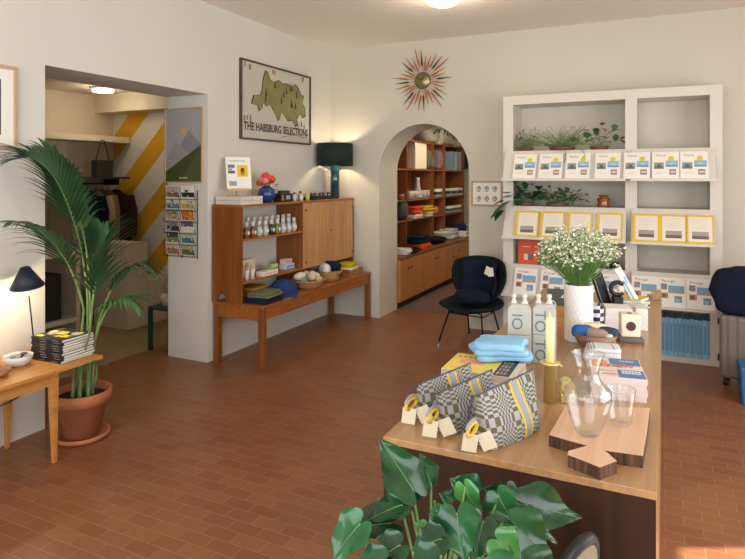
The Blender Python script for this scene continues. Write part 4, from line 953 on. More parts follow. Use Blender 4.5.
# blue spines
bm = [simple(c, .5) for c in ('#8fc3e2', '#86bbdb', '#98cae6', '#8abfdf')]
x0b = atY(661, 340, RY).x; x1b = atY(711.5, 340, RY).x; nb = 12; wb_ = (x1b-x0b)/nb
for i in range(-2, nb):
    o = thing('blue_book', (x0b+wb_*(i+.5), RY+.012, .0505), 0, 'sky blue book on the rack\'s bottom shelf, %s' % ('hidden by the counter' if i < 0 else ordn[i]+' spine from the left' if i < 10 else ['second to last at the right', 'last at the right'][i-10]), 'book', 'blue books on the bottom shelf')
    hh_ = .345+.004*((i*5) % 3)
    G().box(-wb_/2+.001, 0, 0, wb_/2-.001, .24, hh_).build('cover', bm[i % 4], o, bevel=.002)
    G().box(-wb_/2+.008, -.0006, .04, wb_/2-.008, .0, .30).build('spine_print', simple('#5f98bd'), o)
# plants on the rack
def leafcard(g, base_, d_, l, w_, m=0, fold=.25, curl=.3):
    d_ = Vector(d_).normalized(); s_ = d_.cross(Vector((0, 0, 1)));
    s_ = s_.normalized() if s_.length > .05 else Vector((1, 0, 0)); n_ = s_.cross(d_)
    pr = [(0, .05), (.2, .7), (.45, 1), (.7, .75), (.88, .35), (1, .02)]; v = []
    for (u, k) in pr:
        c = Vector(base_)+d_*l*u-Vector((0, 0, 1))*curl*l*u*u; v += [c-s_*w_*k/2+n_*w_*k*fold*.5, c, c+s_*w_*k/2+n_*w_*k*fold*.5]
    f = []
    for i in range(5): f += [(3*i, 3*i+1, 3*i+4, 3*i+3), (3*i+1, 3*i+2, 3*i+5, 3*i+4)]
    g.add(v, f, m, True)
pm = [mat('#557845', .6, var=.25, vscale=9, name='herb_green'), mat('#7d9c70', .6, var=.2, vscale=9, name='fine_green'), mat('#416638', .5, var=.25, name='round_green'), mat('#2f5c36', .45, var=.2, name='pothos_green'), mat('#48663a', .55, var=.3, name='ivy_green')]
def rack_plant(px, z, kind, w_, h_, n, ls, lw, label, trail=()):
    x = atY(px, 180, RY+.06).x
    t = thing('potted_plant', (x, RY+.075, z), 0, label, 'plant')
    G().lathe([(0, 0), (w_*.5, 0), (w_*.62, .035), (w_*.55, .035), (w_*.5, .02), (0, .02)], n=24).build('dish', mat('#6e4630', .6), t)
    G().blob((0, 0, .025), w_*.48, w_*.48, .012, n=16, k=6).build('soil', SOIL, t)
    g = G(); rr = random.Random(int(px))
    for i in range(n):
        a = rr.uniform(0, 2*pi); e = rr.uniform(.1, 1.2); L_ = h_*rr.uniform(.45, 1); d_ = Vector((cos(a)*cos(e)*1.2*w_/.15, sin(a)*cos(e)*.5, sin(e)))
        p = Vector((rr.uniform(-.3, .3)*w_, rr.uniform(-.2, .2)*w_, .03)); q = p+d_*L_*.8
        g.tube([p, p.lerp(q, .5)+Vector((0, 0, .01)), q], .0013 if ls < .04 else .0022, 4, 1, caps=False)
        for k in range(5 if ls < .04 else 1):
            b = p.lerp(q, 1-.18*k); leafcard(g, b, (rr.uniform(-1, 1), rr.uniform(-.8, .4), rr.uniform(-.1, .9)), ls*rr.uniform(.7, 1.2), lw*rr.uniform(.8, 1.2))
    g.build('foliage', [pm[kind], STEM], t)
    for tr in trail:
        g = G(); pts = [Vector(q) for q in tr]; g.tube(pts, .002, 5, 1)
        for i in range(len(pts)-1):
            for k in range(2):
                leafcard(g, pts[i].lerp(pts[i+1], .5*k+.3), (rr.uniform(-1, 1), -.5, rr.uniform(-.8, .1)), ls*1.05, lw)
        g.build('trailing_stem', [pm[kind], STEM], t)
    return t
rack_plant(525, 1.9652, 0, .14, .28, 60, .05, .018, 'small wispy herb in a brown dish, leftmost on top of the upper ledge')
rack_plant(562, 1.9652, 1, .22, .32, 110, .05, .012, 'wide feathery green plant in a dish, middle of the upper rack shelf', trail=[[(.1, -.05, .04), (.2, -.10, .02), (.24, -.16, -.08)], [(.02, -.05, .04), (.05, -.13, .0), (.06, -.19, -.1)]])
rack_plant(599, 1.9652, 2, .15, .28, 24, .10, .065, 'round-leaved plant in a dish, rightmost on the upper rack shelf')
rack_plant(524, 1.4052, 3, .15, .26, 32, .13, .095, 'large-leaved trailing plant at the left end of the middle rack shelf', trail=[[(-.06, -.05, .05), (-.13, -.14, .05), (-.17, -.2, -.02), (-.18, -.22, -.07)]])
rack_plant(557, 1.4052, 4, .19, .22, 80, .07, .045, 'bushy small-leaved ivy in a dish on the middle rack shelf', trail=[[(.08, -.04, .08), (.2, -.08, .10), (.27, -.1, .14)]])
t = thing('amber_vase', (atY(603.5, 200, RY+.08).x, RY+.08, 1.4052), 0, 'squat amber glass vase on the middle shelf of the white rack', 'vase')
G().lathe([(0, 0), (.055, 0), (.062, .03), (.05, .05), (.062, .07), (.06, .085), (.035, .095), (.05, .12), (.045, .12), (.03, .1), (0, .05)], n=28).build('vase_body', mat('#8c4a1e', .15, coat=.8, name='amber_glaze'), t)
# ---- suitcase, sweater, bag at the right
sp_ = atZ(728, 388)
t = thing('suitcase', (sp_.x+.14, sp_.y+.13, 0), radians(-12), 'grey-brown hard shell suitcase on wheels at the right edge', 'suitcase')
cs = mat('#7a7066', .45, name='suitcase_shell')
G().box(-.18, -.12, .06, .2, .12, .575).build('shell', cs, t, bevel=.03, seg=3)
g = G()
for k in range(5): g.box(-.12+k*.07, -.124, .09, -.105+k*.07, -.118, .57)
g.build('ribs', simple('#6c635a', .45), t)
for (x, y) in ((-.14, -.08), (.16, -.08), (-.14, .08), (.16, .08)):
    G().tube([(x-.012, y, .028), (x+.012, y, .028)], .028, 14).box(x-.012, y-.018, .03, x+.012, y+.018, .065).build('wheel', BLACK, t)
for z in (.18, .48): G().box(-.2, -.05, z, -.18, .0, z+.05).build('latch', BLACK, t, bevel=.004)
G().tube([(-.08, .05, .57), (-.08, .05, .572), (.08, .05, .572), (.08, .05, .57)], .008, 8).build('pull_handle', BLACK, t)
g2 = G().blob((0, 0, .185), .28, .14, .19, p=6, amp=.22, fr=7, n=36, k=18, seed=9)
g2.build('navy_sweater', cloth_mat('#131b30'), loc=(sp_.x+.185, sp_.y+.12, .585), rot=(0, 0, radians(-12)))['label'] = 'midnight navy sweater bundled on top of the suitcase at the right edge'
bpy.data.objects['navy_sweater']['category'] = 'clothing'
bq = atZ(745, 404)
t = thing('blue_bag', (bq.x+.11, bq.y+.08, 0), 0, 'bright blue shopping bag cut by the right frame edge beside the suitcase', 'bag')
G().prism([(-.13, -.12), (.13, -.12), (.13, .12), (-.13, .12)], 0, .28, inset=-.12).build('bag_body', mat('#1f6ea8', .4, name='blue_plastic'), t, bevel=.01)
G().tube([(-.06, -.12, .27), (-.05, -.13, .36), (.05, -.13, .36), (.06, -.12, .27)], .006, 6).build('handle', simple('#1a5f96'), t)
# ================================================================ COUNTER
KX0, KX1, KY0, KY1, KZ = -.832, -.02, 1.80, 4.74, .85
t = thing('shop_counter', ((KX0+KX1)/2, KY0, 0), 0, 'long oak topped shop counter running through the middle of the room', 'counter')
hw = (KX1-KX0)/2; L = KY1-KY0
G().box(-hw, 0, KZ-.022, hw, L, KZ).build('countertop', COUNT, t, bevel=.0015)
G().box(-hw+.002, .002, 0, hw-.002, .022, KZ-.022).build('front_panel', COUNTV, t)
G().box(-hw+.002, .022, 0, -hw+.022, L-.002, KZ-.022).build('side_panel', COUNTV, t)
G().box(hw-.022, .022, 0, hw-.002, L-.002, KZ-.022).build('side_panel', COUNT, t)
G().box(-hw+.022, L-.022, 0, hw-.022, L-.002, KZ-.022).build('rear_panel', COUNTV, t)
def K(x, y, z=KZ): return atZ(x, y, z)
# ---- woven wash bags
def weave():
    m = bpy.data.materials.new('woven_check'); m.use_nodes = True; nt = m.node_tree; b = nt.nodes['Principled BSDF']
    tc = nt.nodes.new('ShaderNodeTexCoord'); sp = nt.nodes.new('ShaderNodeSeparateXYZ'); nt.links.new(tc.outputs['Object'], sp.inputs[0])
    def mth(op, a, b_=None):
        n = nt.nodes.new('ShaderNodeMath'); n.operation = op
        for i, q in enumerate((a, b_)):
            if q is None: continue
            if isinstance(q, (int, float)): n.inputs[i].default_value = q
            else: nt.links.new(q, n.inputs[i])
        return n.outputs[0]
    def warp(o, off):      # widths of the check swell and shrink
        return mth('ADD', mth('MULTIPLY', o, 95), mth('MULTIPLY', mth('SINE', mth('ADD', mth('MULTIPLY', o, 62), off)), 1.1))
    u, v = warp(sp.outputs['X'], 1.2), warp(sp.outputs['Z'], -1.6)
    cu_ = nt.nodes.new('ShaderNodeCombineXYZ'); nt.links.new(u, cu_.inputs[0]); nt.links.new(v, cu_.inputs[1]); cu_.inputs[2].default_value = .5
    ck = nt.nodes.new('ShaderNodeTexChecker'); ck.inputs['Scale'].default_value = 1; nt.links.new(cu_.outputs[0], ck.inputs['Vector'])
    ck.inputs['Color1'].default_value = lin('#a9adb0'); ck.inputs['Color2'].default_value = lin('#6c6345')
    w2 = nt.nodes.new('ShaderNodeTexWave'); w2.inputs['Scale'].default_value = 60; w2.bands_direction = 'Z'; nt.links.new(tc.outputs['Object'], w2.inputs['Vector'])
    mx = nt.nodes.new('ShaderNodeMix'); mx.data_type = 'RGBA'; mx.blend_type = 'MULTIPLY'; mx.inputs[0].default_value = .25
    nt.links.new(ck.outputs['Color'], mx.inputs[6]); nt.links.new(w2.outputs['Color'], mx.inputs[7]); nt.links.new(mx.outputs[2], b.inputs['Base Color'])
    b.inputs['Roughness'].default_value = .9
    bp = nt.nodes.new('ShaderNodeBump'); bp.inputs['Strength'].default_value = .3; bp.inputs['Distance'].default_value = .002; nt.links.new(w2.outputs['Color'], bp.inputs['Height']); nt.links.new(bp.outputs['Normal'], b.inputs['Normal'])
    return m
WV = weave(); ZIP = mat('#3f485c', .6, name='zip_blue'); YEL = mat('#d9b53a', .8, name='yellow_braid'); RIB = mat('#9a9da6', .8, bump=.5, bscale=300, name='grey_ribbon')
def washbag(corner, ang, L_, H_, T_, label, rise=.02):
    t = thing('wash_bag', (corner.x, corner.y, KZ), ang, label, 'bag', 'woven wash bags on the counter')
    def prof(v): return T_/2*(1-v**1.6)**.75*(1+.12*sin(pi*min(1, v*1.6)))+.004
    def S(u, v, s_, o=0):
        x = -L_*.02*v+u*L_*(1+.05*v); bulge = .55+.45*sin(pi*min(1, max(0, u)))**.5
        z = v*(H_+rise*u)-.006*sin(pi*v)*(1-bulge)*6
        return (x, T_/2+s_*(prof(v)*bulge+o), z+.001)
    g = G()
    for s_ in (-1, 1): g.grid(lambda u, v: S(u, v, s_), 24, 16)
    for uu in (0, 1): g.grid(lambda a, v: S(uu, v, 2*a-1), 6, 16)
    g.grid(lambda u, a: S(u, 0, 2*a-1), 24, 4); g.build('bag_body', WV, t)
    G().tube([S(i/12, 1, 0) for i in range(13)], .0035, 8).build('zip', ZIP, t)
    for (w0, w1, m_, nm) in ((-.5, .5, YEL, 'yellow_braid'), (-.28, .28, RIB, 'ribbon')):
        g = G()
        for s_ in (-1, 1):
            c_ = lambda v: .63+.05*sin(v*4.2+1); g.grid(lambda a, v: S(c_(v)+(w0+(w1-w0)*a)*.19, v*.99, s_, .0012 if nm != 'ribbon' else .002), 6, 20)
        g.build(nm, m_, t)
    # wrist loop, yellow ring and tags at the near end
    tp_ = Vector(S(0, 1, 0)); zo = min(.095, tp_.z-.075)
    G().tube([tp_, tp_+Vector((-.018, .004, .0)), tp_+Vector((-.03, .012, -.04)), tp_+Vector((-.022, .02, -zo+.01))], .004, 7).build('leather_strap', simple('#3b3a3e', .5), t)
    c = tp_+Vector((-.045, -.012, -zo)); ring = [c+Vector((.036*cos(a)*1, .012*cos(a), .016*sin(a))) for a in [2*pi*i/20 for i in range(21)]]
    G().tube(ring, .006, 8, caps=False).build('wrist_loop', YEL, t)
    G().tube([p+Vector((0, .003, .009)) for p in ring[:11]], .005, 8).build('grey_webbing', RIB, t)
    for k, (dx, dy, dz, r_) in enumerate(((-.062, -.022, -zo-.008, .12), (-.03, -.034, -zo-.006, -.4))):
        g = G().box(-.023, -.0008, -.065, .023, .0008, .0).xf(Matrix.Translation(tp_+Vector((dx, dy-.008*k, dz))) @ Matrix.Rotation(radians(-48), 4, 'Z') @ Matrix.Rotation(r_, 4, 'Y') @ Matrix.Rotation(radians(18), 4, 'X'))
        g.build('swing_tag', CREAM, t)
    return t
wa = radians(66)
washbag(Vector((-.575, 1.865, 0)), wa, .27, .165, .10, 'large woven wash bag nearest the camera, in front of the other two').location = (-.478, 1.838, KZ)
washbag(Vector((-.66, 1.90, 0)), wa, .26, .135, .09, 'middle woven wash bag, between the front and the rear one').location = (-.628, 1.885, KZ)
washbag(Vector((-.79, 1.97, 0)), wa, .26, .125, .08, 'rear left woven wash bag, nearest the left counter edge').location = (-.735, 1.955, KZ)
# ---- thick illustrated books with shirts on top
def print_yellow(t, w_, d_, h_):
    g = G(); up(g, -w_*.49, -d_*.49, w_*.2, d_*.49, h_+.0003, 0); up(g, w_*.2, -d_*.49, w_*.42, d_*.49, h_+.0003, 1); up(g, -w_*.35, -.02, -w_*.0, .03, h_+.0012, 2); up(g, -w_*.1, .05, w_*.12, .08, h_+.0012, 3); up(g, -w_*.4, -.09, -w_*.1, -.07, h_+.0012, 2)
    for k in range(6): up(g, -w_*.44+k*.022, .06+.004*(k % 2), -w_*.44+k*.022+.012, .085, h_+.0012, 4)
    for k in range(4):
        for j in range(3): up(g, w_*.235+.014*j, -d_*.42+k*.045, w_*.235+.014*j+.009, -d_*.42+k*.045+.03, h_+.0013, 5 if (k+j) % 3 else 6)
    g.build('cover_picture', [simple(c) for c in ('#e6cf5c', '#3a3d48', '#e6a08a', '#ecdba0', '#b99a34', '#8c8f8a', '#caa24a')], t)
q0 = K(441, 368, KZ+.09)
for i in range(3):
    rz = radians(52+2*i)
    o = book_flat('illustrated_book', .29, .23, .03, simple('#d9d2bf'), (q0.x+.145, q0.y+.115, KZ+.0302*i), radians(-2+1.5*i), 'thick illustrated book under the light blue shirts, %s' % ['bottom of three', 'middle of three', 'topmost with yellow cover'][i], group='illustrated books under the shirts', printfn=print_yellow if i == 2 else None, pages=mat('#b9a58c', .85))
LBL = cloth_mat('#8fc0e2', .1)
for i in range(3):
    folded('folded_shirt', .24-.01*i, .20-.01*i, .026, LBL, (-.63+.006*i, 2.52-.006*i, KZ+.092+.024*i), radians(24-5*i), 'light blue folded shirt above the illustrated books, %s' % ['bottom of the pile', 'middle of the pile', 'top of the pile'][i], group='light blue shirts on the books', layers=1, seed=11+i, amp=.35, p=6)
# ---- cartons
ctm = mat('#b3b4ab', .6, name='carton_grey'); ink = simple('#5d7482')
for k in range(4):
    c_, r_ = k % 2, k//2
    px = (517, 542)[c_]; p = K(px, 364); 
    t = thing('square_carton', (p.x, p.y+.05, KZ+r_*.131), radians(12), 'pale grey square carton with blue lettering, %s of the %s pair' % (['left', 'right'][c_], ['lower', 'upper'][r_]), 'box', 'lettered cartons behind the candle')
    G().box(-.052, -.045, 0, .052, .06, .13 if r_ == 0 else .118).build('carton_body', ctm, t, bevel=.003)
    text(['IO', 'TO', 'IO', 'TO'][k] if 1 else '', .068, ink, t, (-.012 if c_ == 0 else -.02, -.0458, .06), (pi/2, pi/2, 0), sx=1.05)
    text('soft hand wash', .009, ink, t, (.035, -.0458, .062), (pi/2, pi/2, 0)) if 0 else None
    if r_ == 1:
        G().prism([(-.052, -.045), (.052, -.045), (.052, .06), (-.052, .06)], .118, .135, inset=.35).build('carton_top', ctm, t, bevel=.002)
        for dx in (-.024, .024):
            s_ = G().lathe([(0, .13), (.014, .13), (.014, .142), (.009, .147), (.009, .16), (.012, .162), (.01, .176), (0, .178)], c=(dx, .008, 0), n=14).build('white_spout', WHITE, t)
# ---- candle in brass holder
p = K(550, 402)
t = thing('candle_holder', (p.x, p.y, KZ), 0, 'tall polished brass cylinder candle holder beside the wash bags', 'candle holder')
G().lathe([(0, 0), (.025, 0), (.025, .145), (.038, .147), (.038, .151), (.013, .152), (.012, .135), (0, .135)], n=36).build('holder_body', BRASS, t)
G().tube([(.035, 0, .147), (.045, 0, .14)], .003, 6).build('rim_tab', BRASS, t)
tag(G().lathe([(0, 0), (.0165, 0), (.0165, .165), (.004, .17), (.0015, .185), (0, .186)], n=20).build('dinner_candle', mat('#ece2a6', .45, trans=.3, name='yellow_wax'), loc=(p.x, p.y, KZ+.1525)), 'pale yellow unlit dinner candle standing in the brass holder', 'candle')
p = K(562, 404)
t = thing('brass_block', (p.x+.012, p.y+.035, KZ), radians(20), 'low round brass tealight holder right of the tall candle holder', 'candle holder')
G().box(-.025, -.025, 0, .025, .025, .035).build('holder_base', BRASS, t, bevel=.004)
G().tube([(0, -.027, .06), (0, .027, .06)], .026, 24).build('holder_ring', BRASS, t)
# ---- textured white vase with flowers
p = K(577, 343); VP = Vector((p.x, p.y+.065, KZ))
t = thing('textured_vase', VP, 0, 'tall white vase with woven diamond texture in the middle of the counter', 'vase')
g = G(); g.lathe([(0, 0), (.068, 0)]+[(.070, .004+.286*i/60) for i in range(61)]+[(.068, .292), (.062, .292), (.062, .02), (0, .02)], n=120, fn=lambda q, z: 1+(.035*(abs(sin(9*q+z*62))*abs(sin(9*q-z*62)))**.7 if .005 < z < .289 else 0))
g.build('vase_body', mat('#ecebe6', .5, name='bisque'), t)
t = thing('wildflower_bouquet', VP+Vector((0, 0, .03)), 0, 'big bunch of tiny white wildflowers standing in the textured vase', 'flowers')
gs, gf, gl_ = G(), G(), G(); rr = random.Random(2)
for i in range(300):
    a = rr.uniform(0, 2*pi); r = sqrt(rr.random())
    p0 = Vector((.045*r*cos(a+2.5), .045*r*sin(a+2.5), rr.uniform(0, .02))); hgt = .55-.11*r*r+rr.uniform(-.08, .02)
    p2 = Vector((.215*r*cos(a), .215*r*sin(a), hgt)); p1 = Vector((.05*r*cos(a), .05*r*sin(a), .27))
    pts = [p0, p1, p1.lerp(p2, .5)+Vector((.01*cos(a), .01*sin(a), .015)), p2]
    gs.tube(pts, .0013, 3, caps=False)
    for k in range(8):     # branchlets with florets
        b = pts[2].lerp(p2, rr.uniform(.25, 1)); e = b+Vector((rr.gauss(0, .017), rr.gauss(0, .017), rr.uniform(.0, .035)))
        gs.tube([b, e], .0009, 3, caps=False)
        rad = rr.uniform(.006, .0105); nrm = Vector((rr.gauss(0, .6), rr.gauss(0, .6), 1)).normalized(); u_ = nrm.orthogonal().normalized(); w3 = nrm.cross(u_)
        v = [e+nrm*.002]+[e+(u_*cos(2*pi*j/10)+w3*sin(2*pi*j/10))*(rad if j % 2 else rad*.55) for j in range(10)]
        gf.add(v, [(0, 1+j, 1+(j+1) % 10) for j in range(10)])
        gf.blob(e, .0022, .0022, .0016, n=6, k=4, m=1)
    for k in range(3):
        b = p1.lerp(p2, rr.uniform(-.1, .75)); leafcard(gl_, b, (rr.gauss(0, 1), rr.gauss(0, 1), rr.uniform(0, 1)), rr.uniform(.02, .04), .005)
o = gs.build('stems', mat('#6f9a4c', .6, var=.2, name='flower_stem'), t); o['kind'] = 'stuff'
o = gl_.build('leaves', mat('#5f8a40', .6, var=.2, name='flower_leaf'), t); o['kind'] = 'stuff'
o = gf.build('blossoms', [mat('#f0eedc', .8, name='petal_white'), mat('#d8cf84', .8, name='floret_centre')], t); o['kind'] = 'stuff'
# ---- patterned pot, yellow flower
def checkmat(n_, a, b_, sc_):
    m = bpy.data.materials.new(n_); m.use_nodes = True; nt = m.node_tree; b = nt.nodes['Principled BSDF']; tc = nt.nodes.new('ShaderNodeTexCoord'); ck = nt.nodes.new('ShaderNodeTexChecker')
    mp = nt.nodes.new('ShaderNodeMapping'); mp.inputs['Rotation'].default_value = (.0, 0, .8); nt.links.new(tc.outputs['Object'], mp.inputs[0]); nt.links.new(mp.outputs[0], ck.inputs['Vector']); ck.inputs['Scale'].default_value = sc_
    ck.inputs['Color1'].default_value = lin(a); ck.inputs['Color2'].default_value = lin(b_); nt.links.new(ck.outputs['Color'], b.inputs['Base Color']); b.inputs['Roughness'].default_value = .5; return m
p = K(593, 330)
tag(G().lathe([(0, 0), (.05, 0), (.05, .13), (.045, .13), (.045, .02), (0, .02)], n=28).build('patterned_pot', checkmat('navy_check', '#1e2a4c', '#e6e6e2', 45), loc=(p.x+.0, p.y+.07, KZ)), 'navy and white checked pot just right of the textured vase', 'pot')
# ---- boxes behind the cartons
p = K(560, 330)
t = thing('wooden_crate', (p.x-.02, p.y+.13, KZ), radians(10), 'small wooden crate behind the lettered cartons', 'crate')
cw_ = wood('crate_wood', '#a8703c', '#c48c52', 0)
G().box(-.09, -.07, 0, .07, .07, .012).box(.058, -.07, .012, .07, .07, .12).box(-.09, -.07, .012, -.078, .07, .12).box(-.078, -.07, .012, .058, -.058, .12).box(-.078, .058, .012, .058, .07, .12).build('crate_body', cw_, t, bevel=.001)
t = thing('dark_book', (p.x-.02, p.y+.13, KZ+.013), radians(10), 'dark grey-green book with a white numeral standing in the wooden crate', 'book')
G().box(-.07, -.02, 0, .05, .01, .19).build('cover', simple('#4a4f48'), t, bevel=.001); text('4', .06, PAPER, t, (.02, -.0205, .15), (pi/2, 0, 0)); 
t = thing('magnifying_glass', (p.x-.06, p.y+.12, KZ+.05), radians(10), 'round white-rimmed magnifying glass upright between the crate and cartons', 'magnifier')
G().tube([(.0+.026*cos(a), -.02, .125+.026*sin(a)) for a in [2*pi*i/24 for i in range(25)]], .004, 8, caps=False).build('rim', simple('#c9ccc8', .3), t); G().tube([(0, -.02, .1), (0, -.02, .0)], .005, 8).build('handle', simple('#2c2c2c'), t)
t.location.y -= .055; t.location.z = KZ
# ---- wooden bowl with rolled cloths
p = K(594, 353); BP_ = Vector((p.x, p.y+.06, KZ))
t = thing('wooden_bowl', BP_, 0, 'round dark wood bowl of rolled cloths in front of the textured vase', 'bowl')
G().lathe([(0, 0), (.045, 0), (.085, .035), (.108, .085), (.102, .085), (.08, .04), (.04, .01), (0, .01)], n=36).build('bowl_body', mat('#8a6248', .45, var=.15, vscale=9, name='walnut_bowl'), t)
for i, (dx, dy, dz, r, l, a, h, nm) in enumerate(((-.06, -.02, .09, .03, .05, .3, '#2f62a8', 'royal blue'), (-.0, .03, .10, .026, .06, .1, '#e6dcb0', 'cream'), (.01, -.03, .085, .028, .05, .0, '#9a8676', 'brown ribbed'), (.06, .0, .09, .028, .05, -.5, '#39435c', 'slate navy'), (.075, -.03, .08, .014, .03, .9, '#d9dbe0', 'white'))):
    g = G().blob((0, 0, 0), l, r, r, p=3.2, amp=.12, fr=20, n=24, k=14, seed=i)
    for v in g.V:
        if 'ribbed' in nm: v.y *= 1+.06*sin(v.x*300); v.z *= 1+.06*sin(v.x*300)
    tag(g.build('rolled_cloth', cloth_mat(h), loc=BP_+Vector((dx, dy, dz)), rot=(0, 0, a)), nm+' rolled cloth in the dark wood bowl on the counter', 'cloth', 'rolled cloths in the bowl')
# ---- striped tea towel
p = K(600, 362)
t = thing('tea_towel', (p.x, p.y+.055, KZ), radians(12), 'folded white tea towel with dark stripes in front of the bowl', 'towel')
g = G()
for k in range(3): g.blob((.006*k, 0, .011+.02*k), .082-.004*k, .06, .012, p=6, amp=.08, fr=15, n=32, k=8, seed=k)
g.build('cloth_body', cloth_mat('#dcdcdc', .04), t)
g = G()
for x in (-.06, -.05, -.036, .048): G().box(x, -.056, .0605, x+.0035, .056, .063).build('stripe', simple('#4a5266', .9), t)
# ---- paperbacks
def print_pb(t, w_, d_, h_):
    g = G(); up(g, -w_*.49, -d_*.49, w_*.49, d_*.49, h_+.0002, 0); up(g, .0, -d_*.48, w_*.48, -d_*.10, h_+.0010, 1); up(g, -.02, d_*.15, w_*.48, d_*.48, h_+.0010, 1); up(g, -w_*.4, -.06, -.01, -.045, h_+.0012, 3); up(g, -w_*.45, .0, -w_*.15, .09, h_+.0009, 2); up(g, -w_*.3, -.10, -w_*.02, -.08, h_+.0012, 2)
    g.build('cover_picture', [simple(c) for c in ('#dcd6cf', '#5c7fae', '#d8987f', '#b9b3b0')], t)
    text('2 NEW', .044, simple('#d8553a'), t, (-.0, .018, h_+.0024), (0, 0, 0), bold=.001); g = G(); [up(g, .015+.012*k, -.052-.022*j, .024+.012*k, -.040-.022*j, h_+.0022, 0) for k in range(6) for j in range(2)]; [up(g, .02+.011*k, .085, .028+.011*k, .093, h_+.0022, 0) for k in range(5)]; o = g.build('cover_lettering', PAPER, t)
pq = K(644, 406); 
for i in range(4):
    book_flat('paperback_book', .20, .26, .021, simple('#d6c8c6'), (pq.x-.108+.002*(i % 2), pq.y+.15, KZ+.0213*i), radians(8+(i % 2)), 'thick paperback behind the glass carafe, %s' % ['bottom of the stack', 'second from the bottom', 'second from the top', 'topmost with orange and blue cover'][i], group='paperbacks behind the carafe', printfn=print_pb if i == 3 else None, pages=mat('#d9c6c2', .85, bump=.3, bscale=300))
# ---- cutting board with live edge
top = KZ+.036
def kt(x, y): q = K(x, y, top); return (q.x, q.y)
BO = Vector((*kt(600, 430), KZ))
pts = [kt(*q) for q in ((549, 435), (566, 406), (650, 408), (647, 432), (643, 456), (625, 453.5), (604.5, 450.5), (608, 453), (617, 461), (600, 467.5), (584, 461), (568, 455), (568, 451), (587, 445.5), (570, 441))]
pts = [(a-BO.x, b-BO.y) for a, b in pts][::-1]
t = thing('cutting_board', BO, 0, 'pale wooden cutting board with rough bark edge and pointed handle', 'cutting board')
def boardmats():
    a = wood('board_face', '#c9a080', '#dcb898', 1, rough=.55, scale=.8); b = wood('board_bark', '#2c1a12', '#6b4632', 2, rough=.9, scale=3, coat=0); return [a, b]
area2 = sum(pts[i][0]*pts[(i+1) % len(pts)][1]-pts[(i+1) % len(pts)][0]*pts[i][1] for i in range(len(pts)))
if area2 < 0: pts = pts[::-1]
g = G(); n = len(pts); g.add([(p_[0], p_[1], .0005) for p_ in pts]+[(p_[0], p_[1], .036) for p_ in pts], [tuple(range(n-1, -1, -1)), tuple(range(n, 2*n))]); 
g.add([(p_[0], p_[1], .0005) for p_ in pts]+[(p_[0], p_[1], .036) for p_ in pts], [(i, (i+1) % n, n+(i+1) % n, n+i) for i in range(n)], 1)
g.build('board_body', boardmats(), t)
hp = K(571, 459, KZ+.016)-BO; G().blob((hp.x, hp.y, hp.z), .006, .006, .006, n=10, k=6).build('hanging_stud', CHROME, t)
# ---- thin clear glassware
def thin_glass():
    m = bpy.data.materials.new('thin_clear_glass'); m.use_nodes = True; nt = m.node_tree; nt.nodes.remove(nt.nodes['Principled BSDF']); out = nt.nodes['Material Output']
    tr = nt.nodes.new('ShaderNodeBsdfTransparent'); tr.inputs[0].default_value = (.955, .97, .965, 1); gl = nt.nodes.new('ShaderNodeBsdfGlossy'); gl.inputs['Roughness'].default_value = .03
    lw = nt.nodes.new('ShaderNodeLayerWeight'); lw.inputs['Blend'].default_value = .22; nz = nt.nodes.new('ShaderNodeTexNoise'); nz.inputs['Scale'].default_value = 14; bp = nt.nodes.new('ShaderNodeBump'); bp.inputs['Strength'].default_value = .15; bp.inputs['Distance'].default_value = .01
    nt.links.new(nz.outputs[0], bp.inputs['Height']); nt.links.new(bp.outputs[0], gl.inputs['Normal'])
    ma_ = nt.nodes.new('ShaderNodeMath'); ma_.operation = 'MULTIPLY_ADD'; ma_.inputs[1].default_value = .75; ma_.inputs[2].default_value = .05; nt.links.new(lw.outputs['Facing'], ma_.inputs[0])
    mx = nt.nodes.new('ShaderNodeMixShader'); nt.links.new(ma_.outputs[0], mx.inputs[0]); nt.links.new(tr.outputs[0], mx.inputs[1]); nt.links.new(gl.outputs[0], mx.inputs[2]); nt.links.new(mx.outputs[0], out.inputs['Surface']); return m
TG = thin_glass()
p = K(588, 434, top)
t = thing('glass_carafe', (p.x, p.y, top+.0005), 0, 'tall clear glass carafe with narrow neck standing on the cutting board', 'carafe')
G().lathe([(0, .004), (.034, .002), (.042, .018), (.062, .07), (.073, .115), (.070, .142), (.045, .165), (.033, .185), (.034, .21), (.047, .248), (.050, .255)], n=48).build('carafe_body', TG, t)
G().tube([(.050*cos(a), .050*sin(a), .255) for a in [2*pi*i/40 for i in range(41)]], .0016, 6, caps=False).build('rim', TG, t)
p = K(621, 424, top)
t = thing('glass_tumbler', (p.x, p.y, top+.0005), 0, 'clear glass tumbler on the cutting board right of the carafe', 'glass')
G().lathe([(0, .006), (.030, .004), (.034, .01), (.046, .115)], n=40).build('tumbler_body', TG, t)
G().tube([(.046*cos(a), .046*sin(a), .115) for a in [2*pi*i/40 for i in range(41)]], .0014, 6, caps=False).build('rim', TG, t)
